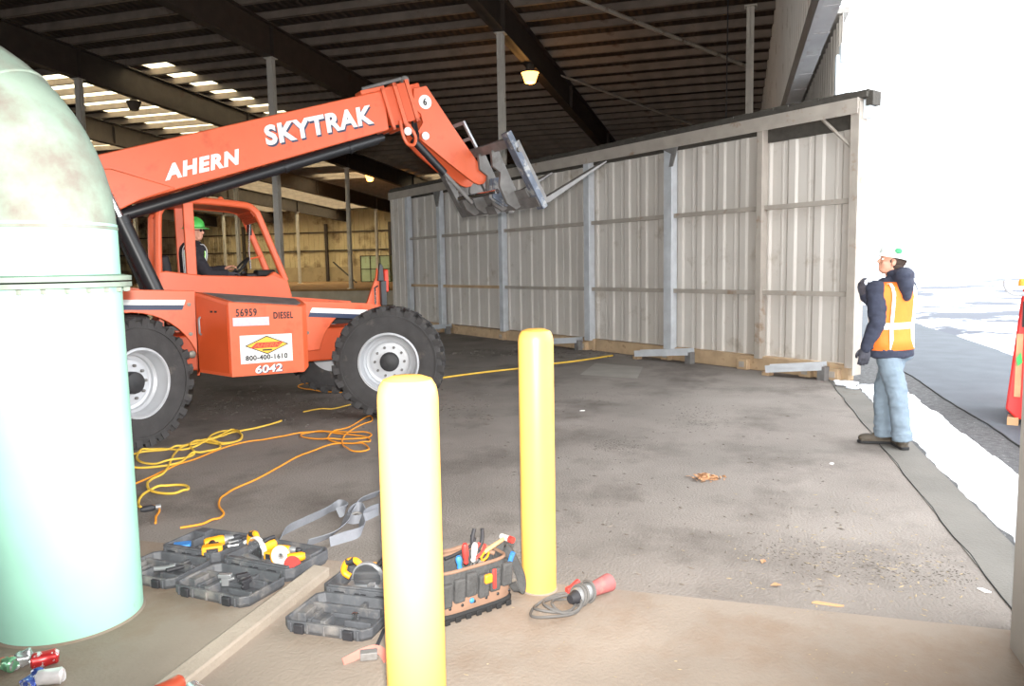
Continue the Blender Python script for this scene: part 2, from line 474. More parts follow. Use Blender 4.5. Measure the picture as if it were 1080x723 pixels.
# far wall: siding runs along p at r = RE, so build it in a frame turned a quarter
def far(mb, name, m, **k): return struct(mb.build(name, m, loc=W(RE, 0), rz=BR + PI/2, **k))
far(corr(-.5, PE, DOCK, lambda x: deckz(RE), 0, .5, .12, .05), 'wall_far', 'wall_tan')
far(MB().bx(-.5, PE, .05, .45, DOCK - .05, 2.0), 'wall_far_base', 'kick_concrete')
far(MB().bx(-.5, PE, .05, .17, 3.4, 3.5).bx(-.5, PE, .05, .17, 5.0, 5.1), 'trim_4', 'rust_steel')
st(corr(-8, RE, 0, lambda x: deckz(x), PE, .5, .12, .05, flip=-1), 'wall_left', 'wall_tan')
struct(MB().bx(-.5, 14, -.2, 0, 0, deckz(-8)+.4).bx(44, PE, -.2, 0, 0, deckz(-8)+.4).bx(14, 44, -.2, 0, 5.2, deckz(-8)+.4).build('wall_back', 'wall_grey', loc=W(-8, 0), rz=BR + PI/2))  # the wide opening in this unseen wall is added to let fill daylight in
st(MB().bx(-8, 3.3, -.12, .05, 0, 5.0), 'wall_right_near', 'wall_grey')
st(corr(-8, RE, 5.1, lambda x: deckz(x), .24, .42, .1, .035), 'wall_right', 'clad')
st(MB().bx(-8, RE, -.02, .02, 5.1, 9.9), 'wall_right_outer', 'wall_grey')
st(corr(14.2, RE, 0, lambda x: 6.0, -.5, .42, .1, .035), 'wall_right_far', 'clad')
st(MB().bx(14.12, 14.3, -.62, -.40, 0, 5.25), 'trim_5', 'white_trim', bevel=.01)
st(MB().bx(14.2, RE, -.6, -.02, 5.95, 6.05), 'trim_6', 'wall_grey')
# opening header along the wall line
mb = MB().bx(-8, RE, 0, .28, 4.9, 5.12).bx(-8, RE, .24, .30, 4.82, 5.16)
for i in range(24): mb.bx(3 + i*1.2, 3.04 + i*1.2, -.005, .285, 4.893, 4.9)
st(mb, 'trim_7', 'header_grey')
# slab end post
mb = MB().bx(3.33, 3.55, -.32, -.10, 0, 4.9).bx(3.32, 3.56, -.33, -.085, 0, .52)
st(mb, 'trim_8', 'post_beige', bevel=.008)

# roof: deck in cells, some cells are skylights -----------------------
PR = 1.1
rows = [-8 + PR*i for i in range(63)]
def lit(r, p):
    for r0, r1, p0, p1 in ((20.5, 30, 21.2, 26.4), (20.5, 28.6, 19.3, 20.3), (24, 31.5, 27.7, 33), (36, 39, 21.2, 26), (41, 44, 21.2, 26.5), (44, 47, 14.6, 20), (43, 58, 28, 40), (50, 58, 40, 46), (30, 36, 34.5, 46)):  # the last ranges are extra skylights, added to brighten the far wall
        if r0 <= r < r1 and p0 <= p < p1: return True
    return False
pbreaks = [-.5, 14.6, 19.3, 20.3, 21.2, 26.4, 26.5, 27.7, 28, 33, 34.5, 40, 46, 62.1]
pbreaks = sorted(set(pbreaks + [20, 26]))
deck = MB(); sky = []
for i in range(len(rows)-1):
    r0, r1 = rows[i], rows[i+1]
    for a, b in zip(pbreaks, pbreaks[1:]):
        c = lit((r0+r1)/2, (a+b)/2)
        vs = [(r, p, deckz(r)+dz) for dz in (0, .04) for r, p in ((r0, a), (r1, a), (r1, b), (r0, b))]
        if c: sky.append((r0, r1, a, b))
        else: deck.add(vs, [(0,1,2,3),(7,6,5,4)] + [(0,4,5,1),(1,5,6,2),(2,6,7,3),(3,7,4,0)])
# corrugation of the deck underside
m = MATS['deck']; nt = m.node_tree
wv = nt.nodes.new('ShaderNodeTexWave'); wv.inputs['Scale'].default_value = 1.3; wv.bands_direction = 'Y'
tcn = [n for n in nt.nodes if n.type == 'TEX_COORD'][0]
nt.links.new(tcn.outputs['Object'], wv.inputs['Vector'])
bp = nt.nodes.new('ShaderNodeBump'); bp.inputs['Strength'].default_value = 1; bp.inputs['Distance'].default_value = .05
nt.links.new(wv.outputs['Fac'], bp.inputs['Height']); nt.links.new(bp.outputs['Normal'], nt.nodes['Principled BSDF'].inputs['Normal'])
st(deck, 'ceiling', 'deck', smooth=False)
merged = {}
for r0, r1, a, b in sky: merged.setdefault((r0, r1), []).append((a, b))
for (r0, r1), seg in merged.items():
    seg.sort(); runs = []
    for a, b in seg:
        if runs and abs(runs[-1][1] - a) < 1e-6: runs[-1][1] = b
        else: runs.append([a, b])
    for a, b in runs:
        rc, pc = (r0+r1)/2, (a+b)/2
        mb = MB(); vs = [(r-rc, p-pc, deckz(r)-deckz(rc)+dz) for dz in (.005, .03) for r, p in ((r0, a), (r1, a), (r1, b), (r0, b))]
        mb.add(vs, [(0,1,2,3),(7,6,5,4),(0,4,5,1),(1,5,6,2),(2,6,7,3),(3,7,4,0)])
        o = mb.build('skylight_panel', 'skylight', loc=W(rc, pc, deckz(rc)), rz=BR, smooth=False)
        o['kind'] = 'structure'; o['group'] = 'skylight panels'
# purlins, one object each
pm = None
for i, r in enumerate(rows):
    if r < 11 or r > 59: continue
    if pm is None:
        mb = MB(); mb.bx(-.045, .045, -.3, PE, 0, .018).bx(-.045, -.03, -.3, PE, 0, .22).bx(-.045, .045, -.3, PE, .2, .22).bx(.035, .045, -.3, PE, 0, .05)
        o = mb.build('roof_purlin', 'purlin_steel', smooth=False); pm = o
    else:
        o = pm.copy(); col.objects.link(o)
    o.location = W(r, 0, zb(r) + .9); o.rotation_euler = (0, 0, BR)
    tag(o, 'thin dark steel roof purlin running left to right under the roof deck', 'beam', 'roof purlins')
# rafters
def slopebox(mb, r0, r1, p0, p1, d0, d1):
    vs = [(r, p, zb(r) + d) for r in (r0, r1) for p in (p0, p1) for d in (d0, d1)]
    return mb.add(vs, [(0,1,3,2),(4,6,7,5),(0,4,5,1),(2,3,7,6),(0,2,6,4),(1,5,7,3)])
ordn = ['first', 'second', 'third', 'fourth', 'fifth', 'sixth', 'seventh', 'eighth']
for i, p in enumerate((7, 13.7, 20.4, 27.1, 33.8, 40.5, 47.2)):
    t = MB()
    slopebox(t, -8, RE, -.02, .02, 0, .9)
    slopebox(t, -8, RE, -.14, .14, 0, .035); slopebox(t, -8, RE, -.14, .14, .865, .9)
    for r in (2, 10.3, 18.7, 27, 35.3, 43.6, 52):
        t.bx(r-.015, r+.015, -.13, .13, zb(r)+.03, zb(r)+.87)
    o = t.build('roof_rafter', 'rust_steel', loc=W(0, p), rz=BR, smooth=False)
    tag(o, 'deep dark steel roof rafter, %s from the open right side of the building' % ordn[i], 'beam', 'roof rafters')
# bracing rods under the roof
def onroof(x, y, d=.86):
    r = ray(x, y); t = .02
    for _ in range(60):
        q = EYE + r*t; rr, _p = toB(q)
        t = t*(1) + ((zb(rr)+d) - q.z)/(r.z + .042*r.dot(ER))
    return EYE + r*t
for lab, a, b, rad in (('long pale bracing rod slanting down to the right wall column under the roof', (606, -3), (815, 81), .06),
                  ('thin brown bracing rod slanting from the lit lamp to the top of the panel', (572, 72), (745, 137), .04)):
    A, B = onroof(*a), onroof(*b)
    pa, pb_ = toB(A)[1], toB(B)[1]
    if pb_ < .8: B = A.lerp(B, (pa-.8)/(pa-pb_))
    mb = MB(); mb.tube([(0,0,0), B-A], rad, 8)
    o = mb.build('bracing_rod', 'column_steel', loc=A); tag(o, lab, 'rod', 'roof bracing rods')
A = AY(768, -8, 16); B = AY(765.5, 140, 16); mb = MB(); mb.tube([(0,0,0), B-A], .012, 6)
tag(mb.build('hanging_cable', 'black_steel', loc=A), 'thin dark cable hanging from the roof in front of the right wall column', 'cable')
# columns
cdefs = [(18.7, 7, 'pale steel roof column rising behind the raised forks under the lit lamp'),
         (18.7, 13.7, 'pale steel roof column standing close behind the orange cab'),
         (18.7, 20.4, 'pale steel roof column at far left beside the big green pipe elbow'),
         (18.7, .95, 'pale steel roof column at the right wall above the panel'),
         (35.3, 20.4, 'slender roof column on the dock between the cab and the panel'),
         (35.3, 27.1, 'slender roof column on the dock seen through the cab windshield'),
         (35.3, 33.8, 'slender roof column on the dock behind the lift cylinders'),
         (52, 27.1, 'distant thin roof column beside the pale green container'),
         (52, 33.8, 'distant thin roof column just right of the cab, near the far wall'),
         (52, 40.5, 'distant thin roof column seen through the cab, right of the driver'),
         (52, 47.2, 'distant thin roof column seen behind the rear post of the cab')]
for r, p, lab in cdefs:
    z0 = DOCK if r > 34 else 0
    t = thing('steel_column', lab, 'column', W(r, p, z0), BR, 'roof columns')
    h = zb(r) - z0
    w = .085
    MB().bx(-w, w, -.012, .012, 0, h).bx(-w, -w+.02, -w, w, 0, h).bx(w-.02, w, -w, w, 0, h).build('shaft', 'column_steel', t, smooth=False)
    MB().bx(-.16, .16, -.16, .16, 0, .025).build('base_plate', 'column_steel', t)
    MB().bx(-.14, .14, -.14, .14, h-.025, h).build('cap_plate', 'column_steel', t)
# posts on the far wall
for p, lab in ((35.6, 'dark rusty post on the far wall right of the pale siding'), (29.5, 'dark rusty post on the far wall near the pale green container'),
               (44.0, 'dark post on the far wall seen through the middle of the cab'), (50.5, 'dark post on the far wall seen above the seat of the cab')):
    o = MB().bx(-.1, .1, -.12, .12, 0, 5.0).build('wall_post', 'rust_steel', loc=W(RE-.6, p, DOCK), rz=BR, smooth=False)
    tag(o, lab, 'post', 'far wall posts')
# green container
c0 = AY(381, 300, 60); c0.z = DOCK
t = thing('storage_container', 'pale green panelled container standing on the dock by the far wall', 'container', c0, R(-16.4))
MB().bx(0, 2.55, 0, 2.2, 0, 2.05).build('body', 'container_green', t)
mb = MB()
for x in (0, .83, 1.68, 2.5): mb.bx(x, x+.06, -.04, 0, 0, 2.05)
for z in (0, .98, 2.0): mb.bx(0, 2.56, -.04, 0, z, z+.06)
mb.build('frame', 'rust_steel', t)
o = MB().bx(-1.2, 1.2, -.07, .07, -.03, .03).build('leaning_plank', 'rust_steel', loc=AY(364, 296, 56), rot=(0, R(40), R(-16)))
o.location.z = DOCK + .80
tag(o, 'dark plank leaning against the low concrete wall in the far background', 'plank')

# lamps ---------------------------------------------------------------
def lamp(loc, s, top, label, on):
    t = thing('bay_light', label, 'lamp', loc, 0, 'roof lamps')
    MB().lathe([(.36*s, .02), (.40*s, 0), (.36*s, -.04), (.24*s, -.42*s), (.12*s, -.46*s), (0, -.46*s)], 20).build('lens', 'sodium_lit' if on else 'lamp_shell', t)
    MB().lathe([(0, .4*s), (.16*s, .4*s), (.2*s, .12*s), (.4*s, .03), (.40*s, .0), (0, .0)], 20).build('ballast_housing', 'lamp_shell', t)
    MB().tube([(0, 0, .38*s), (0, 0, max(.42*s, top - loc.z))], .02, 6).build('hanger', 'lamp_shell', t)
    if on:
        l = bpy.data.lights.new('lamp_glow', 'POINT'); l.energy = on; l.color = (1, .52, .16); l.shadow_soft_size = .25
        lo = bpy.data.objects.new('lamp_glow', l); col.objects.link(lo); lo.location = (loc.x, loc.y, loc.z - .75*s)
L1 = AY(559, 77, 22.5); rr, pp = toB(L1)
lamp(L1, .64, zb(rr)+.0, 'glowing orange lamp hanging under the rafter above the forks', 90)
L2 = AY(390, 185, 46); rr, pp = toB(L2); lamp(L2, .72, deckz(rr), 'small distant glowing lamp under the roof left of the panel', 200)
L3 = AY(141, 108, 27); rr, pp = toB(L3); lamp(L3, .62, deckz(rr), 'unlit dark lamp hanging in front of the bright skylights at upper left', 0)

# exterior: lamp box on the corner trim
q = W(14.2, -.62, 0)
t = thing('wall_light', 'small white box light on the outside corner of the building', 'lamp', W(14.15, -.6, 5.1), BR)
MB().bx(-.14, .14, -.18, .14, 0, .32).build('housing', 'white_trim', t, bevel=.02)
MB().bx(-.10, .10, -.14, .10, .32, .36).build('hood', 'white_trim', t)
# distant bare trees and house beyond the snow
def bare_tree(loc, h, seed, label):
    rg = random.Random(seed)
    t = thing('bare_tree', label, 'tree', loc, 0, 'distant bare trees')
    tr = MB(); br = MB()
    tr.tube([(0,0,0), (.1,0,h*.3), (0,.1,h*.6), (.05,0,h)], [h*.018, h*.014, h*.009, h*.003], 6)
    for i in range(26):
        z = h*rg.uniform(.25, .95); a = rg.uniform(0, 2*PI); l = h*rg.uniform(.12, .35)
        d = Vector((math.cos(a), math.sin(a), rg.uniform(.3, 1.1))).normalized()
        s = Vector((0, 0, z)); e = s + d*l
        br.tube([s, (s+e)/2 + Vector((0,0,-.02*h)), e], [h*.006, h*.004, h*.001], 4)
        for k in range(3):
            s2 = s + d*l*rg.uniform(.4, .9); d2 = (d + Vector((rg.uniform(-1,1), rg.uniform(-1,1), rg.uniform(0,.8)))*.8).normalized()
            br.tube([s2, s2 + d2*l*.45], [h*.003, h*.001], 4)
    tr.build('trunk', 'bark_overexposed', t); br.build('branches', 'bark_overexposed', t)
for i, (x, yb, Y, h) in enumerate(((990, 268, 150, 4.6), (1002, 268, 165, 4.2), (1038, 266, 155, 4.8), (1048, 266, 170, 5.2), (953, 269, 160, 5.0))):
    g = AY(x, yb, Y); g.z = .13
    bare_tree(g, h, i+3, ['faint bare tree on the horizon, left of the pair above the snow', 'faint bare tree on the horizon, right of the left pair',
        'faint bare tree on the horizon nearest left of the red machine', 'faint bare tree on the horizon just left of the red machine, taller of two', 'faint bare tree on the horizon right above the hard hat of the standing worker'][i])
# ================================================================== FOREGROUND PIPE, BOLLARDS, CURB
PC = AY(75, 652, 3.66); PC.z = SLAB; PRAD = .33
t = thing('vent_pipe', 'huge pale green vertical pipe with flanged joint and dusty elbow at far left', 'pipe', PC, 0)
MB().lathe([(PRAD, 0), (PRAD, 1.66)], 72).build('pipe_shaft', 'mint_paint', t)
mb = MB()
mb.lathe([(PRAD, 1.635), (PRAD+.045, 1.64), (PRAD+.045, 1.662), (PRAD, 1.664)], 72)
mb.lathe([(PRAD, 1.668), (PRAD+.045, 1.67), (PRAD+.045, 1.692), (PRAD, 1.70)], 72)
mb.build('flange', 'mint_dusty', t)
for i in range(24):
    a = 2*PI*i/24
    b = MB(); b.lathe([(0, -.022), (.012, -.02), (.013, 0), (0, .0)], 6).build('flange_bolt', 'mint_dusty', t, loc=((PRAD+.024)*math.cos(a), (PRAD+.024)*math.sin(a), 1.636))
CR, z0 = .70, 1.92
MB().lathe([(PRAD-.002, 1.69), (PRAD-.002, z0+.02)], 72).build('elbow_collar', 'mint_paint', t)
path = [(0, 0, z0)] + [(-CR + CR*math.cos(a), 0, z0 + CR*math.sin(a)) for a in [R(90)*i/16 for i in range(1, 17)]] + [(-3.2, 0, z0 + CR)]
mb = MB(); mb.tube(path, PRAD - .005, 72); mb.build('elbow', 'mint_dusty', t, ang=50)
mb = MB()
for deg in (0, 45, 90):
    a = R(deg); c = Vector((-CR + CR*math.cos(a), 0, z0 + CR*math.sin(a))); d = Vector((-math.sin(a), 0, math.cos(a)))
    mb.tube([c - d*.012, c - d*.005, c + d*.005, c + d*.012], [PRAD-.006, PRAD+.001, PRAD+.001, PRAD-.006], 72)
mb.build('weld_seam', 'mint_dusty', t)
mb = MB()
mb.lathe([(PRAD+.002, 0), (PRAD+.012, 0), (PRAD+.006, .005), (PRAD+.001, .008)], 48)
mb.build('base_collar', 'slab_concrete', t)

def bollard(loc, h, label, r=.0915):
    t = thing('bollard', label, 'bollard', loc, rnd.uniform(0, 6), 'yellow bollards')
    MB().lathe([(r, 0), (r, h-.075), (r*.985, h-.055), (r*.93, h-.032), (r*.8, h-.012), (r*.5, h-.002), (0, h)], 48).build('post', 'bollard_yellow', t)
    MB().lathe([(r+.001, 0), (r+.008, 0), (r+.005, .004), (r+.001, .006)], 40).build('base_grout', 'slab_concrete', t)
b1 = AY(434.5, 560, 2.24); b1.z = SLAB
bollard(b1, 1.385, 'nearest yellow bollard, rust-spotted, cut off by the bottom of the photo')
bollard((.122, 3.885, SLAB), 1.385, 'yellow bollard farther away at the slab edge, beside the tool bag')

# low concrete curb between the tool cases
mb = MB()
pts = [(-1.04, 4.10), (-1.33, 3.02), (-1.73, 1.5)]
vs = []
for (x, y) in pts:
    d = Vector((-.24, -.97, 0)); n = Vector((-.97, .24, 0))
    for off, z in ((0, -.01), (0, .05), (.10, .06), (.10, -.01)):
        vs.append((x + n.x*off, y + n.y*off, SLAB + z))
fs = []
for i in range(2):
    for j in range(4): fs.append((i*4+j, i*4+(j+1) % 4, (i+1)*4+(j+1) % 4, (i+1)*4+j))
fs += [(0,1,2,3), (8,9,10,11)]
mb.add(vs, fs)
o = mb.build('concrete_curb', 'curb_concrete', bevel=.01)
tag(o, 'low narrow pale concrete curb running between the open tool cases', 'curb')

# ================================================================== THE BIG SIDING PANEL
DP = Vector((4.96, 10.78, 0)); DA = math.atan2(.82, -.57)
t = thing('siding_panel', 'long grey ribbed metal wall panel standing on edge across the floor', 'panel', DP, DA)
corr(0.02, 13.75, .24, lambda x: 3.62 if x < 1.7 else 3.74, -.02, .452, .125, .026).build('cladding', 'clad', t, smooth=False)
corr(13.72, 14.66, .06, lambda x: 3.95, .15, .30, .05, .02).build('end_cladding', 'clad', t, smooth=False)
def channel(mb, x, y0, y1, z0, z1, w):
    mb.bx(x-w/2, x+w/2, y0, y0+.006, z0, z1).bx(x-w/2, x-w/2+.006, y0, y1, z0, z1).bx(x+w/2-.006, x+w/2, y0, y1, z0, z1)
    mb.bx(x-w/2, x-w/2+.05, y1-.006, y1, z0, z1).bx(x+w/2-.03, x+w/2, y1-.006, y1, z0, z1)
    return mb
for s, w, m in ((.06, .12, 'frame_beige'), (1.62, .11, 'frame_beige'), (3.55, .19, 'galv'), (5.76, .17, 'galv'), (8.86, .16, 'galv'), (11.8, .17, 'galv'), (13.62, .16, 'galv')):
    MB().bx(s-w/2, s+w/2, .02, .17, .2, 3.8).build('post', m, t, bevel=.008)
    if m == 'galv': MB().bx(s+w/2, s+w/2+.07, .02, .05, .2, 3.75).build('post_flange', 'frame_beige', t)
for z in (1.25, 2.57):
    for a, b in ((.1, 1.57), (1.68, 3.45), (3.65, 5.67), (5.85, 8.78), (8.95, 11.7), (11.9, 13.54)):
        MB().bx(a, b, .045, .115, z-.035, z+.035).build('girt', 'timber' if z < 2 and a > 8 else 'frame_beige', t, smooth=False)
MB().bx(0, 14.68, .0, .2, 3.80, 3.95).bx(0, 14.68, .18, .2, 3.74, 3.95).build('top_rail', 'frame_beige', t, bevel=.006)
MB().bx(.12, 1.6, -.01, .04, 3.57, 3.8).bx(1.6, 13.6, -.01, .04, 3.71, 3.8).build('dark_gap_channel', 'seal_dark', t)
mb = MB(); mb.bx(-.1, 14.7, -.12, .16, 3.95, 4.02)
for i in range(59):
    s = -.08 + i*.25; mb.box((s+.12, .02, 4.03), (.27, .2 + rnd.uniform(-.04, .06), .05 + rnd.uniform(0, .03)))
mb.bx(-.16, -.06, -.1, .1, 3.84, 4.03)
mb.build('weather_seal', 'seal_dark', t)
MB().bx(-.10, -.015, -.06, .08, 3.68, 3.93).build('end_bracket', 'white_trim', t)
MB().bx(-.012, .0, -.04, .17, .1, 3.9).build('edge_trim', 'frame_beige', t)
MB().tube([(.12, .12, 3.3), (.62, .12, 3.8)], .025, 6).build('corner_brace', 'frame_beige', t)
MB().prism([(3.42, 3.62), (3.80, 3.80), (3.42, 3.80)], .17, .185).prism([(3.28, 3.8), (3.42, 3.42), (3.5, 3.42), (3.42, 3.8)], .17, .19).build('gusset', 'steel_worn', t)
MB().prism([(11.6, 3.8), (11.75, 3.35), (11.85, 3.35), (12.0, 3.8)], .17, .19).build('gusset', 'steel_worn', t)
for a, b in ((.1, 3.3), (3.32, 5.6), (5.62, 8.7), (8.72, 11.7), (11.72, 14.4)):
    MB().bx(a, b, -.06, .08 + rnd.uniform(-.01, .02), 0, .22 + rnd.uniform(-.02, .02)).build('sill_timber', 'timber', t, bevel=.01)
for s in (.3, .75, 1.9, 3.6, 5.9, 7.4, 8.9, 11.9):
    MB().bx(s-.10, s+.10, .08, .18, .0, .17).build('timber_block', 'timber', t, bevel=.008)
    MB().bx(s-.05, s+.05, .18, .19, .04, .13).build('block_plate', 'frame_beige', t)
for s0, s1 in ((1.22, .4), (4.05, 2.95), (7.0, 5.95), (12.4, 11.3)):
    A = Vector((s0, .42, .1)); B = Vector((s1, .2, .2)); d = (B-A).normalized()
    sd = Vector((-d.y, d.x, 0)).normalized(); up = d.cross(sd)
    if up.z < 0: up = -up
    mx = Matrix((d.to_4d(), sd.to_4d(), up.to_4d(), (0,0,0,1))).transposed(); mx.translation = A; mx[3][3] = 1
    for i in range(3): mx[3][i] = 0
    L = (B-A).length
    MB().bx(0, L, -.1, .1, 0, .008, mx).bx(0, L, -.1, -.092, -.05, .06, mx).bx(0, L, .092, .1, -.05, .06, mx).build('steel_foot', 'galv', t, smooth=False)
    MB().bx(s1-.06, s1+.06, .18, .3, .0, .2).build('foot_block', 'steel_worn', t)
    MB().bx(s0-.06, s0+.06, .36, .48, .0, .055).build('foot_block', 'timber', t)

# ================================================================== RED MACHINE AT THE RIGHT EDGE
t = thing('work_lift', 'red machine outside at the right edge of the photo, mostly cut off', 'machine', (5.15, 7.75, .002), R(-35))
MB().prism([(-.04, .16), (.06, .06), (1.3, .06), (1.3, 2.25), (.16, 2.12), (.05, 1.3)], 0, 1.1).build('body', 'lift_red', t, bevel=.02)
MB().bx(.07, .3, -.02, 0, 1.02, 1.28).build('control_panel', 'decal_black', t)
for i, z in enumerate((1.08, 1.14, 1.20)): MB().bx(.09, .12, -.026, -.02, z, z+.03).bx(.13, .16, -.026, -.02, z+.01, z+.03).build('button', 'decal_white', t)
MB().bx(.03, .085, -.02, .0, .3, .95).build('recess', 'wood_handle', t)
MB().prism([(.05, .62), (.09, .66), (.07, .76), (.035, .70)], -.035, -.02).build('green_tag', 'green_light', t)
for fx, fy in ((.03, .08), (1.05, .08), (.06, 1.0)): MB().box((fx, fy, .04), (.1, .2, .08)).build('foot', 'wood_handle', t)
mb = MB(); mb.tube(smooth_path([(.2, -.02, 1.40), (.08, -.05, 1.36), (-.02, -.06, 1.36), (-.08, -.06, 1.42), (-.09, -.05, 1.50)], 5), [.022]*20 + [.015], 8)
mb.build('bent_bracket', 'rim_grey', t)
MB().lathe([(.03, 0), (.03, .05), (.015, .07), (0, .07)], 10).build('amber_light', 'tool_orange', t, loc=(.05, -.04, 1.44))
for yy in (.25, .85):
    MB().lathe([(.12, -.07), (.18, -.05), (.18, .05), (.12, .07)], 20, Matrix.Rotation(R(90), 4, 'X')).build('wheel', 'black_rubber', t, loc=(1.0 , yy, .18))
# ================================================================== TELEHANDLER
TO = Vector((-3.12, 9.11, 0)); TA = R(30)
tele = thing('telehandler', 'orange telescopic handler with raised boom and forks, driver in the open cab', 'forklift', TO, TA)
YB0, YB1 = -.33, .13            # sides of the boom
# ---- wheels
RX90 = Matrix.Rotation(R(90), 4, 'X')
def wheel(x, y, steer, flip):
    tb = MB()
    tb.lathe([(.335, -.15), (.36, -.168), (.42, -.176), (.50, -.182), (.575, -.176), (.607, -.16), (.612, -.10), (.612, .10), (.607, .16), (.575, .176), (.50, .182), (.42, .176), (.36, .168), (.335, .15), (.335, -.15)], 72)
    tb.lathe([(.535, -.176), (.538, -.190), (.552, -.190), (.555, -.172)], 72, None, False).lathe([(.555, .172), (.552, .190), (.538, .190), (.535, .176)], 72, None, False)
    n = 24
    for k in range(n):
        for sgn in (-1, 1):
            a = 2*PI*(k + (.5 if sgn > 0 else 0))/n
            mx = Matrix.Rotation(a, 4, 'Z') @ Matrix.Translation((.622, 0, sgn*.09)) @ Matrix.Rotation(sgn*R(24), 4, 'X')
            tb.box((0, 0, 0), (.05, .075, .185), mx)
            mx = Matrix.Rotation(a, 4, 'Z') @ Matrix.Translation((.60, sgn*-.0, sgn*.172)) @ Matrix.Rotation(sgn*R(-12), 4, 'Y')
            tb.box((0, .035*(1 if sgn > 0 else -1)*0, 0), (.075, .07, .03), mx)
    w = tb.build('wheel', 'tyre', tele, loc=(x, y, .645), rz=steer + (PI if flip else 0), ang=40)
    for v in w.data.vertices: v.co = RX90 @ v.co
    rb = MB()
    rb.lathe([(.336, -.15), (.336, .166), (.352, .170), (.352, .158), (.345, .176), (.332, .180), (.322, .168), (.318, .12), (.305, .10), (.300, .04), (.275, .02), (.27, -.01), (.235, -.02), (.23, .005), (.215, .012), (.19, .012), (.11, .015), (.10, .0), (0, 0)], 56, RX90)
    rb.build('rim', 'rim_grey', w)
    for k in range(10):
        a = 2*PI*k/10; MB().lathe([(.016, 0), (.016, .028), (.009, .034), (0, .034)], 6, RX90 @ Matrix.Translation((.172*math.cos(a), .172*math.sin(a), .012))).build('lug_nut', 'steel_worn', w)
    MB().lathe([(.112, 0), (.112, .07), (.105, .095), (.085, .105), (0, .108)], 24, RX90).build('hub', 'hub_black', w)
    return w
wheel(-1.42, -1.08, R(36), False)
wheel(1.32, -1.08, R(-26), False)
wheel(-1.42, 1.08, R(32), True)
wheel(1.32, 1.08, R(-26), True)
for x in (-1.36, 1.32):
    MB().tube([(x, -.86, .645), (x, .86, .645)], .11, 14).ell((x, 0, .645), (.24, .2, .24)).bx(x-.13, x+.13, -.5, .5, .56, .74).build('axle', 'black_steel', tele)
# ---- chassis
def arch(cx, r, a0, a1, n=14): return [(cx + r*math.cos(R(a0 + (a1-a0)*i/n)), .645 + r*math.sin(R(a0 + (a1-a0)*i/n))) for i in range(n+1)]
MB().prism([(-2.1, 1.60), (-.70, 1.525), (-.70, .60), (-.73, .60)] + [p for p in arch(-1.36, .67, 4, 120)] + [(-2.1, 1.15)], -.62, -.56).build('side_plate', 'orange', tele, bevel=.008)
MB().prism([(.40, 1.38), (1.42, 1.30), (1.34, 1.15)] + arch(1.32, .70, 122, 168) + [(.40, .78)], -.62, -.56).build('side_plate', 'orange', tele, bevel=.008)
MB().prism([(-2.1, 1.60), (-.70, 1.525), (1.42, 1.30), (1.34, 1.15)] + arch(1.32, .70, 122, 168) + [(.40, .78), (-.70, .70)] + arch(-1.36, .67, 4, 120) + [(-2.1, 1.15)], .56, .62).build('side_plate', 'orange', tele, bevel=.008)
MB().bx(-2.1, 1.75, -.30, .30, .62, 1.02).bx(-2.15, -1.5, -.5, .5, .95, 1.5).build('main_frame', 'orange_deep', tele, bevel=.02)
MB().prism([(-2.35, 1.4), (-1.9, 1.4), (-2.1, 2.75), (-2.5, 2.75)], -.55, -.38).prism([(-2.35, 1.4), (-1.9, 1.4), (-2.1, 2.75), (-2.5, 2.75)], .2, .37).build('boom_upright', 'orange', tele, bevel=.01)
MB().tube([(-2.3, -.58, 2.6), (-2.3, .4, 2.6)], .06, 16).build('boom_pivot_pin', 'steel_worn', tele)
mb = MB()
for x, z in ((-.77, 1.38), (-.77, 1.06), (-.765, .86), (.47, 1.25), (.49, 1.0)):
    mb.lathe([(.022, 0), (.022, .014), (0, .016)], 6, Matrix.Translation((x, -.62, z)) @ RX90)
mb.lathe([(.04, 0), (.04, .03), (.03, .035), (0, .035)], 12, Matrix.Translation((-.77, -.62, .84)) @ RX90)
mb.build('plate_bolts', 'bolt', tele)
for x0, x1, z0, z1, sl in ((-1.95, -.82, 1.475, 1.43, .6), (.56, 1.21, 1.29, 1.235, .6)):
    dz = .055
    MB().prism([(x0, z0), (x1+ .02, z1), (x1, z1-dz), (x0+(-.03 if x0 > 0 else 0), z0-dz)], -.626, -.62).build('white_stripe', 'decal_white', tele, smooth=False)
    MB().prism([(x0+(-.03 if x0 > 0 else 0), z0-dz), (x1, z1-dz), (x1-.02, z1-2*dz+.005), (x0+(-.05 if x0 > 0 else 0), z0-2*dz+.005)], -.626, -.62).build('navy_stripe', 'decal_navy', tele, smooth=False)
# ---- fuel box beside the cab
FB = MB()
bot = [(-.72, -.58, .635), (-.43, -1.0, .60), (.34, -1.0, .595), (.41, -.92, .64), (.42, -.58, .70)]
top = [(-.72, -.58, 1.515), (-.43, -1.0, 1.405), (.34, -1.0, 1.33), (.41, -.92, 1.35), (.42, -.58, 1.40)]
FB.add(bot + top, [(4,3,2,1,0), (5,6,7,8,9)] + [(i, (i+1) % 5, 5+(i+1) % 5, 5+i) for i in range(5)])
fb = FB.build('fuel_box', 'orange', tele, bevel=.006, smooth=False)
# grey plate on its top: sheen of the reflecting surface put into colour
tp = [Vector(p) for p in top]; cen = sum(tp, Vector())/5
MB().add([(cen + (p-cen)*.86 + Vector((0,0,.006)))[:] for p in tp] + [(cen + (p-cen)*.86 - Vector((0,0,.02)))[:] for p in tp], [(0,1,2,3,4), (9,8,7,6,5)] + [(i, (i+1) % 5, 5+(i+1) % 5, 5+i) for i in range(5)]).build('top_sheen_plate', 'steel_worn', fb, smooth=False)
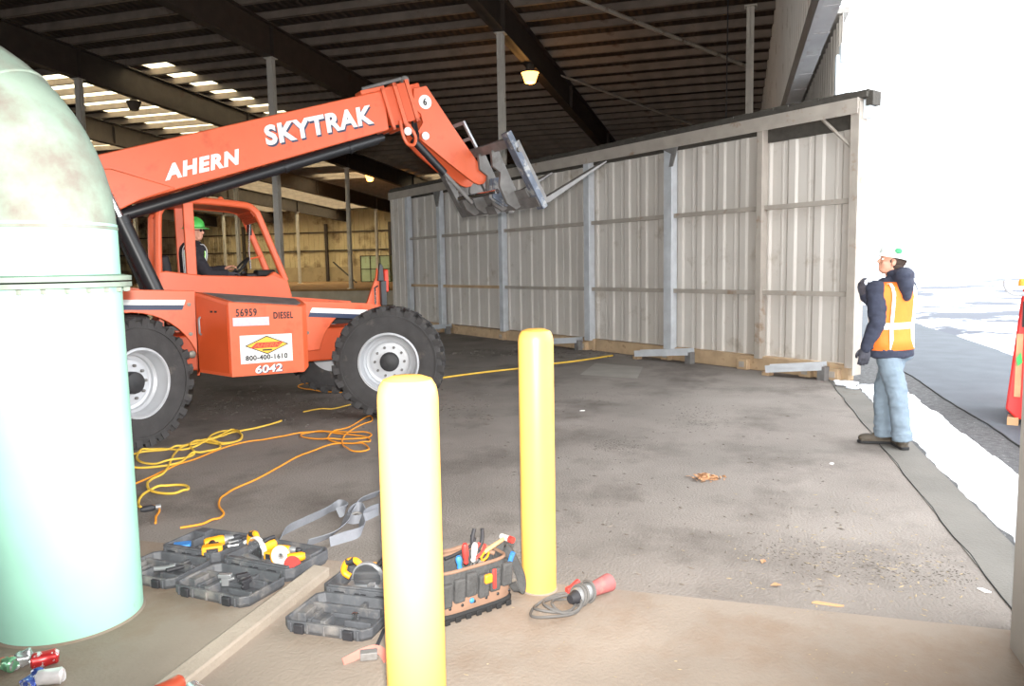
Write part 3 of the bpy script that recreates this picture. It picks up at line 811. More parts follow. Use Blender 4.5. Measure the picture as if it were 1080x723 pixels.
# rear (slanting) face: hinged panel and latch
d = Vector((-.43+.72, -1.0+.58, 0)).normalized(); nrm = Vector((d.y, -d.x, 0))
def onface(a, z, off=.004): q = Vector((-.72, -.58, 0)) + d*a + nrm*off; return (q.x, q.y, z)
L_ = .51
ptsf = [(.035, 1.47), (L_-.02, 1.37), (L_-.02, .64), (.035, .67)]
MB().add([onface(a, z, .001) for a, z in ptsf] + [onface(a, z, .008) for a, z in ptsf], [(0,1,2,3), (7,6,5,4)] + [(i, (i+1) % 4, 4+(i+1) % 4, 4+i) for i in range(4)]).build('access_panel', 'orange_deep', fb, smooth=False)
MB().tube([onface(.1, 1.05, .01), onface(.1, 1.07, .03), onface(.1, 1.22, .03), onface(.1, 1.24, .01)], .013, 8).build('latch_handle', 'tool_silver', fb)
mb = MB()
for a in (.27, .33): mb.box(onface(a, 1.30, .01), (.03, .01, .02), None, Matrix.Rotation(math.atan2(d.y, d.x), 3, 'Z'))
mb.build('panel_catch', 'decal_black', fb)
# front-face markings
yF = -1.003
def rect(name, m, x0, x1, z00, z01, z10, z11, y=yF, th=.003):
    return MB().prism([(x0, z00), (x1, z10), (x1, z11), (x0, z01)], y-th, y).build(name, m, fb, smooth=False)
lettering('serial_lettering', '56959', 'decal_black', fb, (-.36, yF, 1.245), (1, 0, -.01), (0, 0, 1), .215, .085, 0, .022, space=1.2)
lettering('fuel_lettering', 'DIESEL', 'decal_black', fb, (.03, yF, 1.205), (1, 0, -.02), (0, 0, 1), .21, .075, 0, .028, space=1.15)
rect('paper_sticker', 'decal_pink', -.395, -.02, 1.145, 1.235, 1.14, 1.23)
rect('sign_plate', 'decal_white', -.335, .215, .735, 1.04, .735, 1.035)
dmx = lambda cx, cz, w, h: [(cx-w, cz), (cx, cz-h), (cx+w, cz), (cx, cz+h)]
MB().prism(dmx(-.055, .925, .235, .102), yF-.005, yF-.002).build('diamond_border', 'decal_black', fb, smooth=False)
MB().prism(dmx(-.055, .925, .212, .090), yF-.007, yF-.004).build('diamond', 'decal_gold', fb, smooth=False)
MB().prism([(-.235, .895), (.06, .895), (.125, .955), (-.165, .955)], yF-.0085, yF-.006).build('banner', 'decal_red', fb, smooth=False)
lettering('banner_lettering', 'AHERN', 'decal_orange', fb, (-.195, yF-.0085, .903), (1, 0, 0), (0, 0, 1), .29, .044, .35, .02)
MB().bx(-.105, -.005, yF-.009, yF-.006, .864, .880).build('diamond_bar', 'decal_black', fb, smooth=False)
lettering('phone_lettering', '800-400-1610', 'decal_black', fb, (-.285, yF-.003, .765), (1, 0, .005), (0, 0, 1), .445, .058, 0, .034, space=1.1)
lettering('number_lettering', '6042', 'decal_white', fb, (-.19, yF-.004, .622), (1, 0, .02), (0, 0, 1), .285, .085, .1, .022)
lettering('number_shadow', '6042', 'decal_navy', fb, (-.180, yF, .615), (1, 0, .02), (0, 0, 1), .285, .085, .1, .035, th=.002)
# ---- boom
BA = math.atan(.305)
boom = MB().prism([(-2.45, 2.68), (1.64, 3.925), (1.70, 3.45), (-.76, 2.635), (-1.16, 2.50), (-2.45, 2.22)], YB0, YB1).build('boom', 'orange', tele, bevel=.012)
MB().prism([(-1.9, 2.76), (-1.42, 2.82), (-.80, 2.64), (-1.16, 2.50), (-1.42, 2.36), (-1.9, 2.25)], YB0-.035, YB0).build('boom_side_plate', 'orange', boom, bevel=.012)
lettering('maker_lettering', 'SKYTRAK', 'decal_white', boom, (.20, YB0-.004, 3.155), (math.cos(R(15.2)), 0, math.sin(R(15.2))), (-math.sin(R(15.2)), 0, math.cos(R(15.2))), 1.36, .225, .14, .042, space=1.1)
lettering('maker_shadow', 'SKYTRAK', 'decal_navy', boom, (.215, YB0-.001, 3.135), (math.cos(R(15.2)), 0, math.sin(R(15.2))), (-math.sin(R(15.2)), 0, math.cos(R(15.2))), 1.36, .225, .14, .048, space=1.1, th=.002)
lettering('owner_lettering', 'AHERN', 'decal_white', boom, (-.90, YB0-.003, 2.715), (math.cos(R(15.6)), 0, math.sin(R(15.6))), (-math.sin(R(15.6)), 0, math.cos(R(15.6))), .86, .165, .34, .052, space=1.16)
bmx = Matrix.Translation((1.64, 0, 3.925)) @ Matrix.Rotation(-BA, 4, 'Y')
def ring(mb, x0, x1, g, top=.03, bot=-.49):
    mb.bx(x0, x1, YB0-g, YB0+.01, bot, top, bmx).bx(x0, x1, YB1-.01, YB1+g, bot, top, bmx).bx(x0, x1, YB0-g, YB1+g, top-.04, top, bmx).bx(x0, x1, YB0-g, YB1+g, bot, bot+.04, bmx)
mb = MB(); ring(mb, -.04, .0, .035); ring(mb, .12, .17, .045, .05, -.50); ring(mb, .30, .35, .03, .06, -.46)
mb.build('boom_collar', 'orange', boom, bevel=.005)
MB().bx(-.3, .02, YB0-.012, YB0+.2, .0, .05, bmx).build('top_cover', 'orange', boom, bevel=.006)
MB().bx(-.02, .52, YB0+.05, YB1-.05, -.42, .0, bmx).build('inner_boom', 'orange_deep', boom, bevel=.01)
MB().bx(.0, .12, YB0-.02, YB0-.005, -.44, .02, bmx).bx(.18, .29, YB0-.03, YB0-.01, -.44, .03, bmx).build('wear_pad', 'orange_deep', boom, bevel=.004)
MB().tube([bmx @ Vector((-.25, YB0+.05, .07)), bmx @ Vector((.30, YB0+.05, .09))], .022, 8).ell((bmx @ Vector((.34, YB0+.05, .06)))[:], (.06, .05, .06), 12, 8).build('hose_roller', 'steel_worn', boom)
MB().tube(smooth_path([bmx @ Vector(p) for p in ((.08, YB0-.03, -.40), (.06, YB0-.035, -.58), (.09, YB0-.035, -.70), (.17, YB0-.035, -.72), (.22, YB0-.035, -.62), (.17, YB0-.03, -.46))], 5), .022, 8).build('hose_guide', 'orange', boom)
for x, z in ((1.93, 3.44), (2.17, 3.40)): MB().lathe([(.05, 0), (.05, .02), (.03, .025), (0, .025)], 16, Matrix.Translation((x, YB0-.03, z)) @ RX90).build('pin_cap', 'decal_white', boom)
for i, (a, b, c) in enumerate((((1.86, 3.55), (2.03, 3.42), (2.06, 3.66)), ((1.90, 3.50), (2.07, 3.36), (2.10, 3.60)))):
    MB().tube(smooth_path([(1.75, -.2-.05*i, 3.5), (a[0], -.25-.05*i, a[1]), (b[0], -.3-.04*i, b[1]), (c[0], -.22, c[1]), (2.16, -.12, 3.66)], 6), .02, 8).build('hydraulic_hose', 'black_rubber', boom)
MB().tube([(-1.55, -.22, 2.27), (1.58, -.22, 3.345)], .068, 18).tube([(1.45, -.22, 3.30), (1.66, -.22, 3.37)], .05, 12).build('extension_cylinder', 'black_steel', boom)
mb = MB()
for x in (-.5, .4, 1.2): mb.tube([(x, -.22, 2.63 + (x+.5)*.343 - .005), (x+.04, -.22, 2.645 + (x+.5)*.343)], .076, 16)
mb.build('cylinder_clamp', 'black_steel', boom)
# gooseneck
gn = MB().prism([(2.05, 3.99), (2.23, 4.04), (2.62, 3.53), (3.07, 2.97), (3.07, 2.89), (3.03, 2.84), (2.96, 2.825), (2.88, 2.85), (2.5, 3.10), (2.17, 3.33), (2.08, 3.40), (2.10, 3.47), (2.17, 3.58), (2.14, 3.68), (2.05, 3.75)], YB0+.02, YB0+.06)
gn.prism([(2.05, 3.99), (2.23, 4.04), (2.62, 3.53), (3.07, 2.97), (3.07, 2.89), (3.03, 2.84), (2.96, 2.825), (2.88, 2.85), (2.5, 3.10), (2.17, 3.33), (2.08, 3.40), (2.10, 3.47), (2.17, 3.58), (2.14, 3.68), (2.05, 3.75)], YB1-.06, YB1-.02)
gn.prism([(2.05, 3.99), (2.23, 4.04), (2.62, 3.53), (3.05, 2.97), (3.0, 2.94), (2.56, 3.5), (2.2, 3.96), (2.06, 3.93)], YB0+.05, YB1-.05)
gn = gn.build('gooseneck', 'orange', tele, bevel=.006)
MB().lathe([(.088, 0), (.088, .003), (0, .003)], 32, Matrix.Translation((2.205, YB0+.02, 3.835)) @ RX90).build('number_disc', 'decal_white', gn, smooth=False)
lettering('disc_number', '6', 'decal_black', gn, (2.18, YB0+.016, 3.79), (1, 0, .1), (-.1, 0, 1), .05, .09, 0, .03)
MB().tube([(2.03, -.29, 3.36), (2.46, -.29, 2.955)], .05, 14).build('tilt_cylinder', 'black_steel', tele)
MB().tube([(2.44, -.29, 2.975), (2.86, -.29, 2.58)], .026, 10).build('tilt_rod', 'steel_worn', tele)
MB().prism([(1.98, 3.36), (2.10, 3.42), (2.52, 3.06), (2.45, 2.98), (2.15, 3.2)], -.14, -.10).build('tilt_guard', 'orange_deep', tele, bevel=.004)
# ---- carriage
cmx = Matrix.Translation((3.40, 0, 2.56)) @ Matrix.Rotation(R(-30), 4, 'Y')
car = MB().bx(-.06, .03, -1.17, 1.07, -.06, .08, cmx).bx(-.05, .02, -1.17, 1.07, .76, .88, cmx).bx(-.05, -.02, -1.0, .95, .08, .2, cmx).build('carriage', 'steel_worn', tele, bevel=.006)
MB().bx(-.05, .03, -1.2, -1.06, -.1, .95, cmx).build('side_bar', 'steel_blue', car, bevel=.006)
MB().bx(-.05, .03, .96, 1.10, -.06, .88, cmx).build('side_bar', 'steel_worn', car, bevel=.006)
for y in (-.72, -.36, .14, .46):
    MB().prism([(-.02, -.02), (.02, .8), (-.08, .8), (-.16, .62), (-.10, .50), (-.20, .36), (-.22, .12), (-.14, -.02)], y, y+.05, mx=cmx).build('hook_plate', 'steel_worn', car, bevel=.004)
mb = MB()
for y in (-.55, -.46): mb.prism([(-.04, .02), (-.02, .42), (-.14, .46), (-.28, .25), (-.16, .05)], y, y+.03, mx=cmx)
mb.build('pivot_lug', 'steel_blue', car, bevel=.004)
MB().tube([cmx @ Vector((-.22, -.62, .3)), cmx @ Vector((-.22, .5, .3))], .035, 12).build('pivot_pin', 'chrome', car)
mb = MB()
for y0, y1 in ((-.3, 1.0),):
    for z in (1.0, 1.22): mb.bx(-.03, .0, y0, y1, z, z+.04, cmx)
    for y in (y0, .12, .55, y1-.05): mb.bx(-.03, .0, y, y+.05, .86, 1.26, cmx)
mb.build('load_guard', 'rim_grey', car, bevel=.004)
for y in (-1.12, .2):
    MB().prism([(.03, .80), (.085, .80), (.085, 0), (.55, -.015), (1.16, -.035), (1.16, -.055), (.085, -.075), (.03, -.06)], y-.06, y+.06, mx=cmx).build('fork', 'steel_worn', tele, bevel=.006)
MB().tube([cmx @ Vector((.0, -1.1, .70)), cmx @ Vector((.0, -1.24, .70))], .03, 10).build('fork_pin', 'steel_worn', car)
MB().bx(-.2, -.04, -.3, -.05, -.02, .1, cmx).tube([cmx @ Vector((-.02, -.25, -.06)), cmx @ Vector((.06, -.25, -.09))], .05, 10).build('lower_lug', 'steel_worn', car)
# ---- lift cylinders
for y in (-.45, .05):
    MB().tube([(-1.05, y, 1.46), (-1.36, y, 2.28)], .085, 20).tube([(-1.345, y, 2.24), (-1.37, y, 2.31)], .095, 20).build('lift_cylinder', 'black_steel', tele)
    MB().tube([(-1.36, y, 2.28), (-1.56, y, 2.80)], .045, 16).build('lift_rod', 'chrome', tele)
MB().tube([(-1.18, -.36, 1.5), (-1.46, -.36, 2.3)], .018, 8).build('lift_hose', 'black_rubber', tele)
# ---- cab
def cabpath(dx=0):
    return [(-.97, 1.42), (-.975, 1.75), (-.95, 2.30), (-.93, 2.42), (-.86, 2.51), (-.75, 2.55), (-.46, 2.555), (-.05, 2.525), (.07, 2.50), (.14, 2.44), (.19, 2.34), (.46, 1.60)]
cab = MB()
for y in (.18, 1.0):
    pth = smooth_path([(x, y, z) for x, z in cabpath()], 4)
    cab.tube(pth, .042, 10)
cab = cab.build('cab', 'orange', tele)
for y in (.18, 1.0):
    MB().bx(-.68, -.565, y-.03, y+.03, 1.5, 2.54).build('door_post', 'orange', cab, bevel=.01)
roof = [(-.93, 2.40), (-.86, 2.50), (-.75, 2.54), (-.46, 2.548), (-.05, 2.52), (.07, 2.492), (.14, 2.43), (.17, 2.36)]
MB().prism(roof + [(x, z-.02) for x, z in reversed(roof)], .18, 1.0).build('cab_roof', 'orange', cab)
mb = MB()
for i in range(6): mb.box((.09 + i*.016, .59, 2.44 - i*.02), (.012, .8, .03))
mb.build('roof_louvre', 'orange', cab)
MB().ell((-.25, .2, 2.58), (.035, .025, .035), 12, 6).build('lifting_eye', 'orange', cab)
for y in (.14, .98):
    MB().prism([(-1.0, 1.40), (-1.0, 1.66), (-.98, 1.735), (-.90, 1.745), (-.52, 1.69), (.0, 1.665), (.22, 1.66), (.30, 1.69), (.48, 1.60), (.52, 1.42), (.50, 1.15), (-.9, 1.15)], y, y+.05).build('cab_side', 'orange', cab, bevel=.012)
MB().prism([(.24, 1.66), (.32, 1.72), (.48, 1.62), (.53, 1.42), (.52, 1.1), (.30, 1.1)], .16, 1.02).build('cab_nose', 'orange', cab, bevel=.02)
MB().bx(-.95, .4, .2, 1.0, 1.05, 1.10).build('cab_floor', 'black_steel', cab)
MB().bx(-1.0, -.95, .2, 1.0, 1.1, 1.65).build('rear_panel', 'orange', cab)
MB().bx(.02, .30, .3, .9, 1.5, 1.70).build('dashboard', 'decal_black', cab, bevel=.02)
MB().bx(.14, .36, .25, .5, 1.66, 1.74).build('dash_pad', 'black_rubber', cab, bevel=.02)
MB().tube([(.12, .58, 1.60), (.02, .58, 1.72)], .03, 10).build('steering_column', 'decal_black', cab)
sw = MB(); smx = Matrix.Translation((-.01, .58, 1.765)) @ Matrix.Rotation(R(-48), 4, 'Y')
sw.tube([smx @ Vector((.17*math.cos(a), .17*math.sin(a), 0)) for a in [2*PI*i/28 for i in range(28)]], .014, 8, closed=True)
for a in (0, 2.1, 4.2): sw.tube([smx @ Vector((0, 0, -.02)), smx @ Vector((.165*math.cos(a), .165*math.sin(a), 0))], .01, 6)
sw.build('steering_wheel', 'black_rubber', cab)
MB().bx(-.80, -.30, .36, .82, 1.12, 1.415).box((-.845, .59, 1.62), (.10, .46, .62), None, Matrix.Rotation(R(-8), 3, 'Y')).build('seat', 'seat_black', cab, bevel=.03)
MB().tube([(.19, .80, 2.40), (.16, .80, 2.0), (.17, .80, 1.75)], .01, 6).build('wiper_arm', 'chrome', cab)
MB().box((.20, .9, 2.26), (.04, .12, .14)).build('cab_mirror', 'decal_black', cab, bevel=.01)
MB().tube([(.16, .9, 1.88), (.34, .9, 1.92)], .012, 6).build('grab_bar', 'orange', cab)
# ---- small guard with work light near the front wheel
MB().prism([(1.22, 1.28), (1.36, 1.62), (1.38, 1.74), (1.42, 1.60), (1.44, 1.28)], -.60, -.56).build('light_bracket', 'orange', tele, bevel=.004)
MB().bx(1.40, 1.47, -.66, -.56, 1.28, 1.58).prism([(1.37, 1.58), (1.40, 1.80), (1.44, 1.76), (1.45, 1.58)], -.64, -.60).build('light_post', 'black_steel', tele, bevel=.006)
MB().bx(1.46, 1.52, -.62, -.50, 1.44, 1.72).build('turn_light', 'decal_red', tele, bevel=.02)
MB().tube([(1.33, -.63, 1.30), (1.33, -.63, 1.50), (1.37, -.63, 1.52)], .012, 6).build('bracket_rod', 'chrome', tele)
# ================================================================== PEOPLE
def RZ(a): return Matrix.Rotation(a, 4, 'Z')
TORSO = [(.150, .78), (.168, .86), (.165, .95), (.160, 1.05), (.178, 1.20), (.192, 1.32), (.182, 1.39), (.135, 1.445), (.08, 1.485)]
def torso_mx(base, lean, twist): return Matrix.Translation(base) @ Matrix.Rotation(lean, 4, 'Y') @ RZ(twist)
def tor(mb, mx, g, z0=None, z1=None, caps=True, depth=.68):
    pr = [(r+g, z) for r, z in TORSO if (z0 is None or z >= z0-1e-6) and (z1 is None or z <= z1+1e-6)]
    mb.lathe(pr, 36, mx @ Matrix.Diagonal((depth, 1, 1, 1)), caps)
def torso_r(z):
    for (r0, za), (r1, zb_) in zip(TORSO, TORSO[1:]):
        if za <= z <= zb_: return r0 + (r1-r0)*(z-za)/(zb_-za)
    return TORSO[0][0] if z < TORSO[0][1] else TORSO[-1][0]
def hand(mb, wrist, d, palm, thumb_side, curl, g=0.0, s=1.0):
    """five separate fingers; d = direction of the hand, palm = direction the palm faces, curl in degrees per joint"""
    d = Vector(d).normalized(); n = Vector(palm); n = (n - d*n.dot(d)).normalized(); w = d.cross(n)*thumb_side
    P = lambda a, b, c: Vector(wrist) + d*a*s + w*b*s + n*c*s
    for b in (-.033, -.011, .011, .033):
        mb.tube([P(-.01, b*.55, 0), P(.045, b*.9, -.002), P(.088, b, 0)], [.017+g, .016+g, .0125+g], 8, 'round')
    mb.tube([P(.02, -.018, .004), P(.02, .02, .004)], .018+g, 8, 'round'); mb.tube([P(.065, -.022, .002), P(.065, .022, .002)], .014+g, 8, 'round')
    for b, L in ((-.033, .060), (-.011, .076), (.011, .082), (.033, .072)):
        p = P(.088, b, 0); a = 0; pts = [p]; fan = b*.35
        for k, fr in enumerate((.45, .32, .23)):
            a += R(curl*(.6 if k == 0 else 1)); q = (d*math.cos(a) + n*math.sin(a) + w*fan)
            p = p + q*L*fr*s; pts.append(p)
        mb.tube(pts, [.0095+g, .0088+g, .008+g, .0068+g], 8, 'round')
    mb.tube([P(.018, .030, .006), P(.045, .052, .018), P(.072, .058, .032), P(.092, .052, .044)], [.0135+g, .0115+g, .0098+g, .0078+g], 8, 'round')
def person(root, J, hm, look, mats, tm, hat, glove_l, glove_r, glasses=None):
    sk, jk, tr, sh = mats
    b = MB()
    tor(b, tm, -.02)
    for s in 'LR':
        b.tube([J['s'+s], (Vector(J['s'+s])+Vector(J['e'+s]))/2, J['e'+s]], [.052, .050, .042], 12, 'round')
        b.tube([J['e'+s], Vector(J['e'+s]).lerp(Vector(J['w'+s]), .35), J['w'+s]], [.042, .043, .029], 12, 'round')
        b.tube([J['h'+s], Vector(J['h'+s]).lerp(Vector(J['k'+s]), .5), J['k'+s]], [.085, .076, .055], 12, 'round')
        b.tube([J['k'+s], Vector(J['k'+s]).lerp(Vector(J['a'+s]), .3), J['a'+s]], [.055, .057, .036], 12, 'round')
        a = Vector(J['a'+s]); t = a.lerp(Vector(J['t'+s]), .7)
        b.tube([a + Vector((0,0,-.03)), a.lerp(t, .6) + Vector((0, 0, -.03)), t], [.036, .034, .022], 10, 'round')
        hd = J['hand'+s]; hand(b, J['w'+s], hd[0], hd[1], hd[2], hd[3])
    b.tube([J['neck'], hm @ Vector((-.012, 0, -.05))], [.060, .056], 14, 'round')
    b.ell((-.012, 0, .035), (.100, .078, .092), 20, 14, hm)
    b.ell((.022, 0, -.03), (.072, .064, .088), 18, 12, hm)
    b.ell((.036, 0, -.085), (.048, .046, .034), 14, 10, hm)
    b.ell((.097, 0, -.022), (.020, .013, .022), 10, 8, hm); b.tube([hm @ Vector((.088, 0, .012)), hm @ Vector((.106, 0, -.026))], [.008, .012], 8, 'round')
    b.ell((.078, 0, .020), (.020, .050, .010), 12, 8, hm)
    for y in (-.025, .025): b.ell((.052, y*1.5, -.03), (.035, .022, .025), 10, 8, hm)
    b.ell((.086, 0, -.060), (.011, .024, .007), 10, 6, hm); b.ell((.084, 0, -.072), (.011, .021, .008), 10, 6, hm)
    for y in (-1, 1): b.ell((-.004, y*.078, -.012), (.019, .010, .032), 10, 8, hm)
    body = remesh('body', b, sk, root, .0055, 3)
    for y in (-.03, .03):
        MB().ell((.082, y, .003), (.010, .013, .010), 12, 8, hm).build('eye', 'decal_white', root)
        MB().ell((.0895, y, .003), (.004, .006, .006), 10, 6, hm).build('iris', 'hair', root)
    hb = MB(); hb.ell((-.025, 0, .02), (.095, .082, .085), 18, 12, hm); hb.ell((-.045, 0, -.03), (.062, .072, .06), 16, 10, hm)
    hb.build('hair', 'hair', root)
    # jacket
    j = MB(); tor(j, tm, .014); j.lathe([(.18, .79), (.212, .80), (.212, .87), (.18, .90)], 36, tm @ Matrix.Diagonal((.72, 1, 1, 1)))
    for s in 'LR':
        e, w, q = Vector(J['e'+s]), Vector(J['w'+s]), Vector(J['s'+s])
        j.tube([q, q.lerp(e, .5), e], [.086, .078, .068], 14, 'round')
        j.tube([e, e.lerp(w, .4), e.lerp(w, .85), e.lerp(w, .97)], [.068, .064, .052, .047], 14, 'round')
    for k in J.get('hood', []): j.ell(*k)
    nk = Vector(J['neck'])
    j.tube([nk + Vector((0,0,-.08)), nk + Vector((0,0,-.02)), nk + Vector((.005,0,.025))], [.12, .092, .078], 16)
    remesh('jacket', j, jk, root, .010, 4, fold=.012)
    # trousers
    p = MB()
    tor(p, tm, .002, None, 1.0)
    for s in 'LR':
        h, k, a = Vector(J['h'+s]), Vector(J['k'+s]), Vector(J['a'+s])
        up = (k-h).normalized()
        p.tube([h + up*.07, h.lerp(k, .45), k], [.100, .098, .086], 16, 'round')
        lo = a + (k-a).normalized()*-.02
        p.tube([k, k.lerp(lo, .3), k.lerp(lo, .7), k.lerp(lo, .9), lo], [.082, .082, .078, .082, .086], 16)
        for i in range(3): 
            z = .84 + .06*i; c = k.lerp(lo, z); dd = (lo-k).normalized()
            p.tube([c - dd*.018, c, c + dd*.018], [.074, .090 - .003*i, .074], 16)
    for i in range(2): p.ell((Vector(J['h'+'LR'[i]]) + Vector((-.025, 0, -.08)))[:], (.090, .095, .09))
    remesh('trousers', p, tr, root, .010, 4, fold=.012)
    for s in 'LR':
        a, t = Vector(J['a'+s]), Vector(J['t'+s]); d = (t-a); d.z = 0; d.normalize(); sd = Vector((-d.y, d.x, 0)); z0 = a.z - .085
        m4 = Matrix((( d.x, sd.x, 0, a.x), (d.y, sd.y, 0, a.y), (0, 0, 1, z0), (0, 0, 0, 1)))
        f = MB()
        f.ell((.02, 0, .055), (.10, .045, .052), 16, 10, m4); f.ell((.13, 0, .045), (.085, .048, .042), 16, 10, m4); f.tube([m4 @ Vector((-.01, 0, .05)), m4 @ Vector((-.012, 0, .15))], [.056, .052], 14)
        f.bx(-.07, .19, -.040, .040, .004, .03, m4)
        sho = remesh('shoe', f, sh, root, .008, 3)
        so = MB(); so.prism([(-.085, -.03), (-.06, -.042), (.08, -.045), (.15, -.05), (.20, -.035), (.222, 0), (.20, .035), (.15, .05), (.08, .045), (-.06, .042), (-.085, .03), (-.092, 0)], 0, .024, 'z', m4)
        so.build('sole', 'black_rubber', sho, bevel=.004)
    for s, gl in (('L', glove_l), ('R', glove_r)):
        if gl:
            g = MB(); hd = J['hand'+s]; hand(g, J['w'+s], hd[0], hd[1], hd[2], hd[3], .0035)
            w = Vector(J['w'+s]); dd = Vector(hd[0]).normalized()
            g.tube([w - dd*.04, w - dd*.01, w + dd*.02], [.040, .036, .033], 12)
            remesh('glove', g, gl, root, .006, 2)
    # hard hat
    h = MB()
    prof = []
    for i in range(9):
        t = PI/2*i/8; prof.append((math.cos(t), math.sin(t)))
    hx = hm @ Matrix.Translation((-.008, 0, .052))
    h.lathe([(1.0, -.18)] + prof[:-1] + [(0, 1)], 32, hx @ Matrix.Diagonal((.128, .106, .112, 1)))
    vs = []; fs = []; n = 40
    for i in range(n):
        a = 2*PI*i/n; c, s_ = math.cos(a), math.sin(a)
        f = .018 + (.045*max(0, c)**2)
        for rr, z in ((0, -.012), (1, -.022 - .01*max(0, c))):
            for dz in (0, .006):
                vs.append(((.126+f*rr)*c, (.104+f*rr)*s_, z + dz))
    for i in range(n):
        q = (i+1) % n
        A = [i*4+k for k in range(4)]; B = [q*4+k for k in range(4)]
        fs += [(A[0], B[0], B[2], A[2]), (A[1], A[3], B[3], B[1]), (A[2], B[2], B[3], A[3]), (A[0], A[1], B[1], B[0])]
    h.add(vs, fs, hx)
    h.tube([hx @ Vector((.127*math.cos(t), 0, .112*math.sin(t)+.003)) for t in [R(12 + 156*i/12) for i in range(13)]], .009, 8)
    hh = h.build('hard_hat', hat, root)
    return body, hh, hx

def vest(root, tm, m, z0, bands, verts=(.105,), sw_=.062):
    v = MB(); v.lathe([(r + .022 + max(0, .95-z)*.22, z) for r, z in TORSO if z0-1e-6 <= z <= 1.446], 36, tm @ Matrix.Diagonal((.735, 1, 1, 1)), False)
    o = v.build('safety_vest', m, root)
    sd = o.modifiers.new('thickness', 'SOLIDIFY'); sd.thickness = .006; sd.offset = 1
    for z in bands:
        s = MB(); s.lathe([(torso_r(z+d)+.032, z+d) for d in (-.028, 0, .028)], 48, tm @ Matrix.Diagonal((.725, 1, 1, 1)), False)
        b = s.build('reflective_band', 'vest_silver', o)
        sd = b.modifiers.new('thickness', 'SOLIDIFY'); sd.thickness = .003; sd.offset = 1
    for y in verts:
        for sg in (-1, 1):
            pts = []
            zs = [z0 + .01 + (1.425-z0)*i/16 for i in range(17)]
            def X(z, f):
                r = torso_r(z) + .031; q = min(.97, abs(y)/r)
                return f*.725*r*math.sqrt(1-q*q)
            for z in zs: pts.append((X(z, -1), sg*y, z))
            for z in reversed(zs): pts.append((X(z, 1), sg*y, z))
            s = MB(); s.strip([tm @ Vector(p) for p in pts], sw_, tm.to_3x3() @ Vector((0, 1, 0)), .004)
            s.build('reflective_stripe', 'vest_silver', o)
    return o

def vest_edge(o, tm):
    for y, w_ in ((.160, .030), (.145, .03)):
        for sg in (-1, 1):
            zs = [.96 + .40*i/12 for i in range(13)]
            for f in (-1, 1):
                pts = []
                for z in zs:
                    r = torso_r(z) + .033; q = min(.97, y/r); pts.append(tm @ Vector((f*.725*r*math.sqrt(1-q*q), sg*y, z)))
                MB().strip(pts, w_, tm.to_3x3() @ Vector((f*-.4, sg*1, 0)), .004).build('lime_edging' if y > .15 else 'reflective_edging', 'vest_lime' if y > .15 else 'vest_silver', o)
# ---- worker standing outside the panel end
rt = thing('person', 'standing worker in white hard hat, orange reflective vest and blue jeans, looking left', 'person', (3.51, 6.95, .006), R(150)); rt.scale = (1.05, 1.05, 1.05)
tw = R(-40)
tm = torso_mx((0, 0, 0), R(1), tw)
sp = lambda y: tuple((tm @ Vector((0, y, 1.385)))[:])
J = {'sL': sp(.172), 'sR': sp(-.172), 'eL': (.115, .205, 1.11), 'eR': (.07, -.26, 1.12), 'wL': (.20, .195, .875), 'wR': (.255, -.13, 1.33),
     'hL': (.058, .068, .90), 'hR': (-.045, -.075, .90), 'kL': (-.05, .075, .49), 'kR': (.065, -.06, .49), 'aL': (-.10, .075, .085), 'aR': (.055, -.06, .085),
     'tL': (-.03, -.09, .035), 'tR': (.25, .0, .035), 'neck': (.012, 0, 1.47),
     'handL': ((.12, -.02, -1), (.3, -1, 0), -1, 24), 'handR': ((.25, .25, .9), (-.7, .5, .3), 1, 30),
     'hood': [((-.085, .01, 1.50), (.09, .135, .08)), ((-.115, .02, 1.42), (.07, .115, .10)), ((-.03, 0, 1.52), (.10, .105, .045)), ((-.135, .03, 1.35), (.045, .075, .07))]}
hm = Matrix.Translation((.03, 0.01, 1.625)) @ RZ(R(16)) @ Matrix.Rotation(R(-14), 4, 'Y')
J['hood'] = [(tuple((RZ(tw*.8) @ Vector(c))[:]), r) for c, r in J['hood']]
body, hh, hx = person(rt, J, hm, 0, ('skin', 'navy_cloth', 'denim', 'boot'), tm, 'hat_white', 'glove', 'glove')
v = vest(rt, tm, 'vest_orange', .86, (1.07,))
MB().ell((.0, .1075, .04), (.030, .006, .026), 16, 8, hx, Matrix.Rotation(R(20), 3, 'X')).build('round_emblem', 'green_print', hh)
# ---- driver in the cab
seat = TO + RZ(TA) @ Vector((-.60, .59, 1.10))
rt = thing('person', 'driver in green hard hat, dark jacket and lime reflective vest, seated at the cab wheel', 'person', seat, TA)
tm = Matrix.Translation((-.03, 0, -.47)) @ Matrix.Rotation(R(4), 4, 'Y') 
J = {'sL': (.03, .185, .86), 'sR': (.03, -.185, .86), 'eL': (.20, .25, .62), 'eR': (.18, -.25, .60), 'wL': (.44, .14, .66), 'wR': (.41, -.17, .60),
     'hL': (.02, .095, .43), 'hR': (.02, -.095, .43), 'kL': (.44, .13, .46), 'kR': (.44, -.13, .46), 'aL': (.52, .14, .095), 'aR': (.52, -.14, .095),
     'tL': (.68, .15, .03), 'tR': (.68, -.15, .03), 'neck': (.055, 0, .97),
     'handL': ((.75, -.3, .35), (.3, -.2, -1), 1, 38), 'handR': ((1, .12, .05), (0, 0, -1), -1, 24), 'hood': []}
hm = Matrix.Translation((.095, 0, 1.125)) @ RZ(R(-34))
body, hh, hx = person(rt, J, hm, 0, ('skin', 'black_cloth', 'black_cloth', 'boot'), tm, 'hat_green', None, 'glove')
vv = vest(rt, tm, 'black_cloth', .95, (), (.110,), .09)
vest_edge(vv, tm)
g = MB()
for y in (-.032, .032): g.ell((.092, y, .004), (.010, .026, .017), 12, 8, hm)
